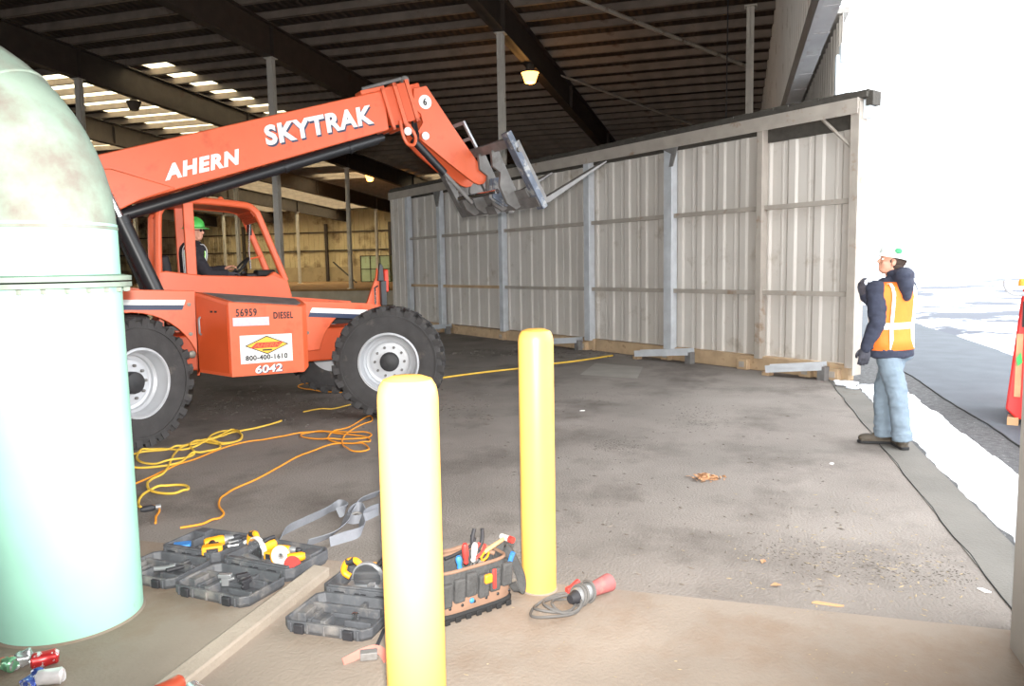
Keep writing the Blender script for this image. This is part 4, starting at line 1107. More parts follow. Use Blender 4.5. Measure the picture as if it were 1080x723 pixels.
g.tube([hm @ Vector(q) for q in ((.0, .082, .008), (.08, .062, .006), (.102, .03, .008), (.105, 0, .008), (.102, -.03, .008), (.08, -.062, .006), (.0, -.082, .008))], .004, 6)
g.build('safety_glasses', 'glass_dark', rt)
# ================================================================== TOOLS AND LITTER ON THE FLOOR
def tray(parent, name, y0, w, d, h, wall=.016, pockets=(), seed=0):
    """one half of an opened tool case, y from y0 to y0+d"""
    c = .035
    def ring(x0, x1, ya, yb, z, c):
        return [(x0+c, ya, z), (x1-c, ya, z), (x1, ya+c, z), (x1, yb-c, z), (x1-c, yb, z), (x0+c, yb, z), (x0, yb-c, z), (x0, ya+c, z)]
    mb = MB(); y1 = y0 + d
    L = [ring(.012, w-.012, y0+.012, y1-.012, 0, c), ring(0, w, y0, y1, h*.35, c), ring(0, w, y0, y1, h, c), ring(wall, w-wall, y0+wall, y1-wall, h, c*.8), ring(wall+.012, w-wall-.012, y0+wall+.012, y1-wall-.012, .018, c*.8)]
    vs = [p for l in L for p in l]; fs = []
    for i in range(4):
        for j in range(8): fs.append((i*8+j, i*8+(j+1) % 8, (i+1)*8+(j+1) % 8, (i+1)*8+j))
    fs += [tuple(range(7, -1, -1)), tuple(32+j for j in range(8))]
    mb.add(vs, fs)
    rg = random.Random(seed)
    for px, py, sx, sy, sz in pockets:                       # moulded walls inside
        mb.box((px*w, y0 + py*d, .018 + sz*h/2), (sx*w, sy*d, sz*h))
    for k in range(5):                                      # outside ribs
        x = w*(.12 + .19*k); mb.box((x, y0 - .003, h*.55), (.012, .012, h*.75)); mb.box((x, y1 + .003, h*.55), (.012, .012, h*.75))
    return mb.build(name, 'case_grey', parent, bevel=.004, smooth=False)
def tool_case(label, loc, ang, w, d1, d2, pf, pb, seed):
    t = thing('tool_case', label, 'tool case', loc, ang, 'open tool cases')
    tray(t, 'lid', 0, w, d1, .062, pockets=pf, seed=seed)
    tray(t, 'base_tray', d1+.012, w, d2, .08, pockets=pb, seed=seed+1)
    for x in (.25, .5, .75): MB().tube([(w*x-.03, d1+.006, .055), (w*x+.03, d1+.006, .055)], .010, 8).build('hinge', 'tool_black', t)
    for x in (.22, .78): MB().box((w*x, -.010, .035), (.05, .016, .046)).box((w*x, -.017, .05), (.04, .008, .012)).build('latch', 'tool_black', t, bevel=.003)
    for yy in (d1+d2+.012,): MB().tube([(w*.36, yy, .05), (w*.38, yy+.035, .05), (w*.62, yy+.035, .05), (w*.64, yy, .05)], .011, 8).build('carry_handle', 'tool_black', t)
    return t
pf = [(.5, .62, .8, .05, .75), (.12, .4, .1, .3, .7), (.45, .2, .06, .25, .8), (.5, .52, .3, .04, .35), (.22, .5, .04, .55, .4), (.76, .3, .3, .05, .5), (.62, .72, .05, .4, .45), (.35, .25, .2, .05, .4), (.82, .65, .12, .12, .5)]
pb = [(.5, .08, .85, .08, .85), (.85, .75, .16, .3, .8), (.15, .85, .2, .2, .85), (.5, .55, .08, .5, .6), (.35, .2, .5, .05, .6), (.7, .75, .35, .06, .6), (.2, .7, .06, .4, .55), (.55, .9, .6, .05, .5), (.9, .5, .05, .5, .5)]
a2 = math.atan2(-.19, .42)
case1 = tool_case('open grey tool case farthest left, beside the green pipe, with a yellow drill', (-2.255, 4.075, SLAB), R(-21), .43, .33, .35, pf, pb, 1)
case2 = tool_case('open grey tool case in the middle, against the concrete curb, with saw and discs', (-1.835, 3.885, SLAB), a2, .51, .33, .36, pf[::-1], pb, 2)
case3 = tool_case('open grey tool case nearest the bollard, right of the curb, with a yellow saw', (-1.115, 3.44, SLAB), R(-17), .46, .34, .34, pf, pb[::-1], 3)

def drill(label, loc, rz, flip=1, s=1.0):
    t = thing('cordless_drill', label, 'drill', loc, rz); t.scale = (s, s, s)
    RY = Matrix.Rotation(R(90), 4, 'Y')
    MB().lathe([(.0, -.07), (.026, -.068), (.033, -.05), (.034, .03), (.030, .045), (0, .046)], 16, RY).build('motor_housing', 'tool_yellow', t)
    MB().lathe([(.028, .04), (.030, .06), (.024, .085), (.020, .10)], 16, RY).build('gear_case', 'tool_silver', t)
    MB().lathe([(.018, .10), (.021, .105), (.021, .13), (.012, .145), (0, .146)], 12, RY).build('chuck', 'tool_black', t)
    g = Matrix.Rotation(R(-12*flip), 4, 'Z')
    MB().tube([g @ Vector((-.02, -.02*flip, 0)), g @ Vector((-.025, -.07*flip, 0)), g @ Vector((-.02, -.12*flip, 0))], [.024, .021, .024], 12).build('grip', 'tool_black', t)
    MB().tube([g @ Vector((-.045, -.02*flip, 0)), g @ Vector((-.048, -.12*flip, 0))], .013, 8).build('grip_shell', 'tool_yellow', t)
    MB().bx(-.075, .04, -.18*flip if flip > 0 else .12, -.12*flip if flip > 0 else .18, -.033, .033, g).build('battery', 'tool_yellow', t, bevel=.008)
    MB().bx(-.05, .015, -.186*flip if flip > 0 else .178, -.178*flip if flip > 0 else .186, -.02, .02, g).build('battery_latch', 'tool_black', t)
    MB().ell((.0, -.032*flip, 0), (.012, .014, .010)).build('trigger', 'tool_black', t)
    return t
def circ_saw(label, loc, rz, guard='tool_silver', s=1.0):
    t = thing('circular_saw', label, 'saw', loc, rz); t.scale = (s, s, s)
    arc = lambda r0, r1, a0, a1, n=20: [(r0*math.cos(R(a0+(a1-a0)*i/n)), r0*math.sin(R(a0+(a1-a0)*i/n))) for i in range(n+1)] + [(r1*math.cos(R(a1+(a0-a1)*i/n)), r1*math.sin(R(a1+(a0-a1)*i/n))) for i in range(n+1)]
    MB().prism([(x, z+.05) for x, z in arc(.098, .03, -8, 188)], -.028, .0).build('blade_guard', guard, t, bevel=.004)
    MB().lathe([(0, -.001), (.088, -.001), (.088, .001), (0, .001)], 30, Matrix.Translation((0, -.034, .05)) @ RX90).build('blade', 'chrome', t, smooth=False)
    MB().tube([(0, .0, .06), (0, .05, .06), (0, .11, .06), (0, .125, .06)], [.04, .042, .038, .025], 16).build('motor_housing', 'tool_yellow', t)
    MB().tube(smooth_path([(-.05, .02, .10), (-.09, .03, .135), (-.15, .03, .12), (-.17, .03, .06), (-.13, .03, .03)], 5), .020, 10).build('handle', 'tool_yellow', t)
    MB().tube([(-.10, .03, .137), (-.15, .03, .122)], .0215, 10).build('grip', 'tool_black', t)
    MB().bx(-.13, .12, -.06, .07, -.004, .002).build('base_shoe', 'tool_silver', t)
    MB().tube([(.06, .0, .12), (.08, .03, .14), (.08, .07, .14)], .014, 8).build('front_knob', 'tool_black', t)
    return t
def disc(label, loc, r, m1, tilt, rz):
    t = thing('grinding_disc', label, 'disc', loc, rz, rot=(tilt, 0, rz))
    MB().lathe([(.012, -.003), (r, -.003), (r, .003), (.012, .003), (.012, -.003)], 32).build('wheel_face', m1, t, smooth=False)
    MB().lathe([(r*.96, -.0045), (r*1.03, -.0045), (r*1.03, .0045), (r*.96, .0045), (r*.96, -.0045)], 32).build('rim_band', 'tool_orange', t)
    MB().lathe([(.011, -.005), (.022, -.005), (.022, .005), (.011, .005), (.011, -.005)], 20).build('centre_ring', 'tool_silver', t)
    return t
def small(name, label, cat, mb, m, loc, rz=0, bevel=.003, group=None, rot=None):
    o = mb.build(name, m, loc=loc, rz=rz, bevel=bevel, rot=rot); return tag(o, label, cat, group)
def inc(c, u, v, z): return Vector(c.location) + RZ(c.rotation_euler[2]) @ Vector((u, v, z))
# contents of the left case
drill('yellow cordless drill lying in the back half of the leftmost tool case', inc(case1, .27, .52, .075), R(32), 1)
MBx = MB().lathe([(0, -.07), (.014, -.07), (.014, .03), (.020, .045), (.020, .07), (0, .07)], 14, Matrix.Rotation(R(90), 4, 'Y'))
small('flashlight', 'small silver flashlight in the front half of the leftmost tool case', 'flashlight', MBx, 'tool_silver', inc(case1, .23, .14, .05), R(12))
MBx = MB().tube([(-.06, 0, 0), (.05, .0, 0)], .013, 10).tube([(.05, 0, 0), (.075, .02, 0)], .010, 8)
small('hex_wrench', 'short dark tool beside the flashlight in the leftmost tool case', 'wrench', MBx, 'tool_black', inc(case1, .31, .17, .05), R(40))
for i, (x, y, L, a, m) in enumerate(((212, 566, .07, 70, 'tool_silver'), (220, 572, .06, 40, 'tool_silver'), (228, 577, .09, 60, 'tool_black'), (236, 568, .06, 20, 'tool_silver'), (207, 578, .08, 85, 'tool_white'))):
    small('drill_bit', 'small metal bit lying right of the yellow drill in the leftmost tool case', 'drill bit', MB().tube([(-L/2, 0, 0), (L/2, 0, 0)], .006, 8).tube([(-L/2, 0, 0), (-L/4, 0, 0)], .010, 8), m, inc(case1, .36 + .022*i, .44 + .05*((i*2) % 5), .08), R(a), 0, 'bits in the leftmost case')
small('fastener_box', 'clear blue-grey box in the leftmost tool case next to the pipe', 'box', MB().bx(-.05, .05, -.04, .04, 0, .035), 'tool_blue', inc(case1, .10, .42, .045), .3, .006)
# contents of the middle case
circ_saw('yellow circular saw with pale fin-shaped guard in the middle tool case', inc(case2, .15, .50, .045), R(-40), 'tool_white', .85)
drill('yellow and silver drill between the pale guard and the disc in the middle tool case', inc(case2, .27, .58, .08), R(-10), 1, .7)
disc('round pale grinding disc with orange rim standing in the middle tool case', inc(case2, .34, .46, .095), .058, 'tool_white', R(66), R(48))
MBx = MB().lathe([(0, -.05), (.024, -.05), (.026, .03), (.018, .05), (0, .05)], 14, Matrix.Rotation(R(90), 4, 'Y'))
small('angle_grinder', 'small yellow grinder body right of the disc in the middle tool case', 'grinder', MBx, 'tool_yellow', inc(case2, .42, .50, .085), R(15))
MBx = MB().lathe([(.0, -.012), (.044, -.012), (.046, 0), (.044, .012), (0, .012)], 24)
small('red_pad', 'red oval pad at the right end of the middle tool case', 'pad', MBx, 'tool_red', inc(case2, .45, .43, .075), 0, 0, None, (R(40), R(0), R(40)))
for i, (x, y, s, m, l) in enumerate(((262, 606, 1.0, 'tool_silver', 'grey metal clamp standing in the front half of the middle tool case'), (257, 616, .9, 'tool_black', 'black fitting leftmost in the front half of the middle tool case'), (276, 612, .9, 'tool_black', 'black fitting right of the grey clamp in the middle tool case'))):
    small('clamp', l, 'clamp', MB().bx(-.02*s, .02*s, -.012, .012, 0, .06*s).bx(-.035*s, .035*s, -.015, .015, .045*s, .065*s).tube([(-.03*s, 0, .02), (.05*s, 0, .04)], .009, 8), m, inc(case2, .26 + .07*(i-.5), .16 + .05*(i % 2), .022), R(30*i), .003, 'clamps in the middle case')
# contents of the right case
circ_saw('yellow circular saw with shiny guard in the tool case nearest the bollard', inc(case3, .20, .50, .05), R(-8), 'tool_silver', .85)
drill('yellow drill beside the circular saw, half hidden behind the nearest bollard', inc(case3, .38, .52, .075), R(100), 1, .8)
for i, (x, y, l) in enumerate(((367, 640, 'small shiny metal socket in the tool case nearest the bollard'), (374, 636, 'second small shiny socket, farther back in the tool case nearest the bollard'))):
    small('socket', l, 'socket', MB().lathe([(0, 0), (.018, 0), (.018, .03), (.012, .034), (0, .034)], 14), 'chrome', inc(case3, .30 + .05*i, .17 + .05*i, .022), 0, 0, 'loose sockets')

# ---- tool bag -----------------------------------------------------------
BA_ = R(36); BC = Vector((-.262, 3.685, SLAB))
bag = thing('tool_bag', 'open grey and tan tool bag full of hand tools beside the yellow bollard', 'bag', BC, BA_)
def rr(hx, hy, z, n=40, e=4.5):
    out = []
    for i in range(n):
        a = 2*PI*i/n; c, s = math.cos(a), math.sin(a)
        out.append((hx*abs(c)**(2/e)*(1 if c >= 0 else -1), hy*abs(s)**(2/e)*(1 if s >= 0 else -1), z))
    return out
def loftr(levels, n=40, closed_top=False):
    mb = MB(); vs = []; fs = []
    for l in levels: vs += rr(*l, n=n)
    for i in range(len(levels)-1):
        for j in range(n): fs.append((i*n+j, i*n+(j+1) % n, (i+1)*n+(j+1) % n, (i+1)*n+j))
    fs.append(tuple(range(n-1, -1, -1)))
    if closed_top: fs.append(tuple((len(levels)-1)*n + j for j in range(n)))
    return mb.add(vs, fs)
mb = loftr([(.215, .115, 0), (.235, .128, .008), (.238, .13, .03), (.228, .122, .042)], closed_top=True)
for i in range(7): mb.box((-.18+.06*i, -.13, .014), (.03, .012, .026)); mb.box((-.18+.06*i, .13, .014), (.03, .012, .026))
mb.build('rubber_base', 'black_rubber', bag, bevel=.003)
loftr([(.226, .12, .04), (.23, .124, .06), (.225, .118, .105)]).build('leather_band', 'bag_tan', bag)
mb = loftr([(.222, .116, .10), (.215, .112, .17), (.205, .105, .24), (.196, .097, .24), (.198, .10, .14), (.19, .095, .06)], closed_top=True)
mb.build('bag_body', 'bag_cloth', bag)
MB().tube(smooth_path(rr(.206, .107, .243, 28), 2, True), .009, 8, closed=True).build('leather_rim', 'bag_tan', bag)
for i in range(6):
    x = -.18 + .07*i
    MB().box((x, -.128 - .004*(i % 2), .145 + .012*(i % 3)), (.058, .028, .12), None, Matrix.Rotation(R(6), 3, 'X')).build('pocket', 'bag_cloth', bag, bevel=.008)
    MB().ell((x + .02, -.124, .075), (.008, .005, .008), 8, 6).build('rivet', 'black_steel', bag)
for i in range(2):
    MB().box((.225, -.05 + .09*i, .15), (.03, .07, .12)).build('pocket', 'bag_cloth', bag, bevel=.008)
mb = MB(); hp = smooth_path([(.20, .03, .22), (.25, .0, .25), (.275, -.04, .20), (.295, -.08, .11), (.285, -.10, .05), (.26, -.105, .045), (.235, -.09, .09)], 6)
mb.strip(hp, .045, (-.5, .8, .2), .012); mb.build('shoulder_strap', 'bag_cloth', bag)
mb = MB(); mb.tube(smooth_path([(-.19, 0, .23), (-.1, .09, .265), (0, .12, .255), (.1, .09, .265), (.19, 0, .23)], 5), .012, 8); mb.build('carry_handle', 'bag_tan', bag)
def inbag(x, y, z): return BC + RZ(BA_) @ Vector((x, y, z))
def screwdriver(label, p, m, tilt, ln=.11):
    t = thing('screwdriver', label, 'screwdriver', inbag(*p), BA_, 'screwdrivers in the tool bag', rot=(R(tilt[0]), R(tilt[1]), BA_))
    MB().lathe([(.004, -.05), (.004, .0)], 8).build('shaft', 'chrome', t)
    MB().lathe([(.007, 0), (.013, .008), (.011, .025), (.016, .045), (.016, ln-.012), (.010, ln), (0, ln)], 10).build('handle', m, t)
screwdriver('red-handled screwdriver sticking out of the tool bag, tallest at the left', (-.03, -.07, .25), 'tool_red', (6, -6))
screwdriver('clear grey-handled screwdriver right of the red one in the tool bag', (.01, -.07, .25), 'tool_white', (8, 4), .10)
screwdriver('blue-handled screwdriver low in the tool bag, at its left edge', (-.07, -.075, .235), 'tool_blue', (4, -8), .07)
def plier(label, p, m, rot, s=1.0):
    t = thing('pliers', label, 'pliers', inbag(*p), BA_, 'pliers in the tool bag', rot=(R(rot[0]), R(rot[1]), BA_))
    for sg in (-1, 1):
        MB().tube(smooth_path([(0, 0, 0), (sg*.012*s, 0, .02), (sg*.028*s, 0, .06*s), (sg*.022*s, 0, .11*s)], 4), .009*s, 8).build('handle', m, t)
    MB().lathe([(0, -.006), (.016, -.006), (.016, .006), (0, .006)], 12, RX90).prism([(-.012, 0), (.012, 0), (.004, -.05), (-.004, -.05)], -.006, .006).build('jaw', 'steel_worn', t)
plier('red-handled pliers in the middle of the tool bag', (.035, -.05, .25), 'tool_red', (10, 25), .8)
plier('black-handled pliers standing highest in the middle of the tool bag', (.075, .0, .26), 'tool_black', (-6, 12), 1.1)
plier('orange-handled pliers hooked over the front rim of the tool bag', (.05, -.085, .24), 'tool_orange', (24, 15), .6)
small('utility_knife', 'red utility knife in a front pocket of the tool bag', 'knife', MB().bx(-.010, .010, -.006, .006, 0, .10), 'tool_red', inbag(.085, -.148, .12), BA_, .004)
small('tape_measure', 'yellow and black tape measure clipped to a front pocket of the tool bag', 'tape measure', MB().bx(-.022, .022, -.012, .012, 0, .045), 'tool_orange', inbag(.045, -.152, .16), BA_, .008)
small('blue_marker', 'blue marker in the right end pocket of the tool bag, left of its twin', 'marker', MB().tube([(0, 0, 0), (0, 0, .08)], .011, 10), 'tool_blue', inbag(.21, -.085, .17), BA_, 0, None, (R(14), R(10), BA_))
small('blue_marker', 'blue marker at the outer right end pocket of the tool bag', 'marker', MB().tube([(0, 0, 0), (0, 0, .085)], .013, 10), 'tool_blue', inbag(.236, -.05, .16), BA_, 0, None, (R(14), R(14), BA_))
small('wire_nut', 'small blue wire nut on a front pocket of the tool bag', 'wire nut', MB().ell((0, 0, 0), (.013, .008, .013), 10, 8), 'tool_blue', inbag(-.055, -.155, .10), BA_, 0)
t = thing('hammer', 'hammer with wooden handle and red-tipped head lying on the right rim of the tool bag', 'hammer', inbag(.06, -.05, .262), BA_ , rot=(0, R(-14), BA_ + R(8)))
MB().tube([(0, 0, 0), (.08, 0, .002), (.19, 0, .0)], [.011, .012, .010], 10).build('handle', 'wood_handle', t)
MB().tube([(.19, -.03, 0), (.19, .03, 0)], .016, 10).build('head', 'tool_white', t)
MB().tube([(.19, -.055, 0), (.19, -.03, 0)], .017, 10).build('tip', 'tool_red', t)
small('pry_bar', 'black bent pry bar lying across the back of the tool bag', 'pry bar', MB().tube(smooth_path([(-.1, 0, 0), (-.02, 0, .012), (.05, 0, .03), (.08, 0, .06), (.06, 0, .085)], 5), .008, 8), 'tool_black', inbag(.02, .05, .25), BA_, 0)

# ---- power connector with coiled grey cord -------------------------------------
A = Vector((.30, 3.66, SLAB + .05)); ang = R(42)
t = thing('power_connector', 'dusty pink and silver power connector with coiled grey cord by the yellow bollard', 'connector', A, ang)
RY = Matrix.Rotation(R(90), 4, 'Y')
MB().lathe([(.038, .0), (.044, .01), (.044, .10), (.040, .11)], 20, RY).build('collar', 'tool_silver', t)
MB().lathe([(.0, -.045), (.022, -.045), (.028, -.03), (.036, .0)], 16, RY).build('nose', 'tool_black', t)
MB().lathe([(.034, .11), (.036, .13), (.046, .235), (.047, .25), (.036, .252), (0, .252)], 20, RY).build('plug_shell', 'plug_pink', t)
MB().bx(.01, .09, .06, .09, -.015, .02).tube([(.02, .075, .0), (.10, .075, .03)], .016, 8).build('switch_lever', 'tool_red', t, bevel=.006)
for i, (rx, ry, dx, dy, z) in enumerate(((.14, .10, -.12, .03, -.03), (.12, .085, -.10, .05, -.022), (.10, .09, -.08, .02, -.014), (.085, .075, -.03, .03, -.038))):
    pth = [(dx + rx*math.cos(a), dy + ry*math.sin(a), z + .012*math.sin(2*a+i)) for a in [2*PI*k/30 for k in range(30)]]
    MB().tube(pth, .007, 8, closed=True).build('cord_loop', 'cord_grey', t)
for i, x in enumerate((.015, .035, .085)):
    pth = [(x + .012*math.sin(a), .051*math.cos(a), .051*math.sin(a)) for a in [2*PI*k/24 for k in range(24)]]
    MB().tube(pth, .007, 8, closed=True).build('cord_wrap', 'cord_grey', t)

# ---- extension cords -------------------------------------------------------------
def cord(name, label, px, m, r=.0085, z=.011, per=5, seed=0, lift=.012):
    pts = [G(x, y, z) for x, y in px]
    base = pts[0].copy(); base.z = 0
    sp_ = smooth_path(pts, per); n = len(sp_)
    rg = random.Random(seed)
    out = []
    for i, p in enumerate(sp_):
        rr_, pp_ = toB(p)
        s0 = SLAB if rr_ < 3.5 else 0
        out.append(Vector((p.x - base.x, p.y - base.y, s0 + r + .001 + lift*max(0, math.sin(i*.37 + seed))**4)))
    mb = MB(); mb.tube(out, r, 7)
    o = mb.build(name, m, loc=base, ang=80); return tag(o, label, 'cord', 'extension cords on the floor')
cord('extension_cord', 'pale yellow extension cord tangled in loops on the floor right of the green pipe',
     [(128,482),(140,479),(152,476),(175,474),(190,471),(208,465),(226,461),(244,454.5),(255,458),(250,465),(232,467),(219,465),(224,458),(238,454),(252,456),(254,463),(236,468),(214,466),(200,468),(205,477),(198,482),(170,488.5),(152,488),(144.5,483),(149,476),(168,473),(192,474),(208,470),(226,464),(232,472),(216,476),(202,479.5),(188,488),(165,492),(140,493.5),(132,494)], 'cord_yellow', .0105, seed=1, lift=.02)
cord('extension_cord', 'pale yellow extension cord snaking down to a plug by the leftmost tool case',
     [(297,444),(270,451),(244,456),(232,461),(215,466),(195,470),(186,476),(179,489),(172,499),(160,505),(155.5,511),(159,517),(172,520),(188,519.5),(198.5,515.5),(195,511.5),(180,511.5),(163,515),(151,521),(146,529),(147,535),(152,537)], 'cord_yellow', .0105, seed=2)
cord('extension_cord', 'orange extension cord curling in loops beside the front wheel and back to the tool cases',
     [(139,511),(160,502),(175,495),(200,486),(235,472),(262,465),(290,462),(315,456),(345,454.5),(375,455.5),(391,457),(387,461),(365,462.5),(345,463),(322,461),(318,457.5),(335,455),(360,457),(385,460),(390,465),(376,467),(356,466),(346,462),(352,455),(370,449),(389,438),(392,444),(376,450),(364,458),(361,467),(368,474),(380,475.5),(389,473),(384,468.5),(368,467),(350,468),(330,475),(300,489),(270,505),(245,516),(233,526),(231,533),(236,541),(229,547),(213,552),(190,556)], 'cord_orange', .008, seed=3)
cord('extension_cord', 'short piece of orange cord lying in front of the far front wheel', [(372,414),(350,413),(330,411.5),(315,408),(318,405),(330,403)], 'cord_orange', .009, seed=4)
cord('extension_cord', 'yellow cord piece lying on gravel left of the near front wheel', [(320,434),(333,431.5),(350,431),(374,425)], 'cord_yellow', .009, seed=5)
cord('extension_cord', 'long yellow cord running from the front wheel toward the standing panel', [(440,403),(470,398),(500,394),(530,390.5),(550,388.5),(580,384),(610,380.5),(646,375)], 'cord_yellow', .016, seed=6, lift=.0)
t = thing('cord_plug', 'grey plug joining two cords behind the leftmost tool case', 'plug', G(156, 536, .02), R(35))
MB().tube([(-.05, 0, 0), (-.02, 0, 0), (.03, 0, 0), (.05, 0, 0)], [.014, .024, .024, .012], 12).build('plug_body', 'tool_black', t)
MB().tube([(.05, 0, 0), (.085, 0, 0)], .02, 12).build('plug_face', 'tool_silver', t)
cord('extension_cord', 'short orange cord tail hanging from the plug behind the leftmost tool case', [(160,534),(166,533),(168,538),(165,544),(164,551)], 'cord_orange', .008, seed=8)

# ---- lifting sling --------------------------------------------------------------
sl0 = G(350, 556); sl0.z = 0
sl = thing('lifting_sling', 'pale grey webbing strap lying twisted on the floor behind the middle tool case', 'strap', sl0)
def SG(x, y, z): return G(x, y, z) - sl0
for pts, sd in (([(293,572,.03),(300,560,.035),(318,551,.03),(340,541,.03),(352,534,.035),(360,532,.04),(364,536,.05),(356,541,.03)], (.5, .35, .8)),
                ([(399,520,.04),(385,525,.05),(375,530,.06),(368,541,.045),(363,552,.03),(352,562,.025),(340,568,.02),(324,573,.02)], (.75, .2, .6)),
                ([(399,536,.03),(388,540,.035),(381,546,.035),(383,556,.03),(378,562,.03),(362,567,.03),(348,572,.025)], (.3, .4, .85)),
                ([(399,540,.02),(386,546,.02),(374,549,.02),(366,545,.03),(371,538,.04),(380,535,.045),(384,542,.04)], (.2, .3, .9))):
    MB().strip(smooth_path([SG(*p) for p in pts], 6), .075, sd, .005).build('webbing', 'webbing', sl)
b = SG(376, 545, .035)
MB().tube([b + Vector((.04*math.cos(a), .02*math.sin(a), .025*math.sin(a))) for a in [2*PI*k/20 for k in range(20)]], .009, 8, closed=True).tube([b + Vector((-.03, -.015, 0)), b + Vector((.03, .015, .01))], .012, 8).build('buckle', 'steel_worn', sl)
# ---- pink strap by the nearest bollard
s0 = G(385, 690, SLAB)
t = thing('ratchet_strap', 'faded pink strap with grey buckle lying left of the nearest bollard', 'strap', s0)
q = lambda x, y, z: G(x, y, SLAB + z) - s0
MB().strip(smooth_path([q(362,698,.01), q(372,693,.012), q(384,687,.02), q(396,684,.025), q(404,688,.02), q(408,696,.01)], 5), .035, (.2, .6, .5), .005).build('webbing', 'strap_pink', t)
MB().box(q(389, 690, .02), (.075, .045, .035), None, Matrix.Rotation(R(10), 3, 'Z')).build('buckle', 'steel_worn', t, bevel=.004)
MB().tube([q(397, 682, .02), q(405, 664, .03)], .009, 8).build('release_bar', 'tool_black', t)

# ---- cans ------------------------------------------------------------------------
def can(label, loc, rot, m, crush, seed, tab=True):
    t = thing('drink_can', label, 'can', loc, 0, 'crushed drink cans', rot=rot)
    prof = [(.0, -.055), (.022, -.058), (.026, -.060), (.032, -.050)] + [(.033, -.05 + .1*i/10) for i in range(11)] + [(.030, .053), (.026, .060)]
    mb = MB(); mb.lathe(prof, 24)
    def cr(v):
        v = Vector(v); n = noise.noise(v*26 + Vector((seed*9, 0, 0))); f = 1 - crush*.5*max(0, math.cos(v.z*28 + seed))
        return (v.x*(1 + .25*n*crush), v.y*f*(1 + .25*n*crush), v.z*(1 - .25*crush) + .014*n*crush)
    mb.v = [cr(v) for v in mb.v]
    mb.build('can_body', m, t)
    mt = MB(); mt.lathe([(.0265, .060), (.027, .063), (.025, .063), (.024, .057), (0, .057)], 24); mt.box((.004, 0, .0595), (.018, .010, .002))
    mt.v = [cr(v) for v in mt.v]
    mt.build('can_top', 'can_silver', t)
can('crushed green, white and red can at the far left edge beside the pipe', G(8, 699, SLAB+.034), (R(90), 0, R(70)), 'can_green', 1.0, 1)
can('crushed silver-white can between the green and red cans at the pipe foot', G(22, 695, SLAB+.030), (R(80), R(20), R(120)), 'can_silver', 1.1, 2)
can('crushed red can with silver end lying against the pipe foot', G(47, 694, SLAB+.036), (R(90), 0, R(-62)), 'can_red', .5, 3)
can('crushed white can with pink print nearest the camera left of the curb', G(53, 713, SLAB+.036), (R(90), R(30), R(-75)), 'can_white', .6, 4)
can('crushed blue can left of the white and pink can', G(36, 716, SLAB+.032), (R(90), R(10), R(-10)), 'can_blue', .9, 5)
can('orange can on top of the curb at the bottom edge of the photo', G(178, 725, SLAB+.098), (R(90), 0, R(-40)), 'can_orange', .3, 6)
can('silver can at the bottom edge of the photo right of the orange can', G(208, 729, SLAB+.034), (R(90), 0, R(50)), 'can_silver', .4, 7)

# ---- litter ----------------------------------------------------------------------
def litter(name, label, cat, pts, m, size, flat=.3, seed=1):
    rg = random.Random(seed); mb = MB(); b0 = pts[0]
    for p in pts:
        s = size*rg.uniform(.4, 1.6); a = rg.uniform(0, PI); z = SLAB if toB(p)[0] < 3.48 else 0
        mx = Matrix.Translation((p.x - b0.x, p.y - b0.y, z + s*flat*.3)) @ Matrix.Rotation(a, 4, 'Z') @ Matrix.Rotation(rg.uniform(-.3, .3), 4, 'X')
        el = rg.uniform(1, 2.6)
        mb.add([(-s*el, 0, 0), (0, -s*.6, 0), (s*el, 0, 0), (0, s*.6, 0), (0, 0, s*flat), (0, 0, -s*flat*.4)], [(0,1,4), (1,2,4), (2,3,4), (3,0,4), (1,0,5), (2,1,5), (3,2,5), (0,3,5)], mx)
    o = mb.build(name, m, loc=(b0.x, b0.y, 0), smooth=False); return tag(o, label, cat, kind='stuff')
rg = random.Random(11)
P_ = []
for _ in range(330):
    x = rg.gauss(930, 90); y = 590 + rg.gauss(0, 28)
    if 620 < x < 1062: 
        g = G(x, y)
        if toB(g)[0] > 3.5 and toB(g)[1] > -.05: P_.append(g)
litter('straw_litter', 'pale straw and wood chips scattered across the floor near the right post', 'litter', P_, 'straw', .007, .25, 1)
P_ = [G(rg.uniform(500, 900), rg.uniform(420, 625)) for _ in range(260)]
litter('pebble_litter', 'small pebbles and crumbs scattered over the open floor', 'litter', [p for p in P_ if toB(p)[1] > 0], 'chip', .009, .5, 2)
P_ = []
for _ in range(900):
    x = rg.uniform(205, 520); y = 428 + (x-360)*.02 + rg.gauss(0, 10)
    P_.append(G(x, y))
litter('gravel_scatter', 'loose gravel in a band along the front of the machine wheels', 'gravel', P_, 'chip', .011, .5, 3)
P_ = [G(rg.gauss(560, 80), 372 + rg.gauss(0, 3)) for _ in range(260)]
litter('gravel_scatter', 'loose gravel along the foot of the standing panel', 'gravel', P_, 'chip', .02, .5, 4)
P_ = [G(rg.uniform(480, 1040), rg.uniform(640, 722), SLAB) for _ in range(60)]
litter('crumb_litter', 'tiny crumbs on the concrete slab in the foreground', 'litter', P_, 'straw', .004, .4, 5)
P_ = []
for _ in range(700):
    t_ = rg.random(); x = 800 + 230*t_ + rg.gauss(0, 16); y = 578 + 34*t_ + rg.gauss(0, 9)
    g = G(x, y)
    if toB(g)[0] > 3.55 and toB(g)[1] > -.05: P_.append(g)
for _ in range(380):
    P_.append(G(rg.gauss(735, 18), 440 + rg.gauss(0, 7)))
for _ in range(260):
    P_.append(G(rg.gauss(650, 16), 470 + rg.gauss(0, 5)))
for _ in range(420):
    P_.append(G(rg.gauss(620, 60), 418 + rg.gauss(0, 5)))
litter('soil_litter', 'dark crumbs of soil lying in streaks on the open floor', 'dirt', P_, 'soil', .0045, .4, 6)
g0 = G(743, 505); mb = MB()
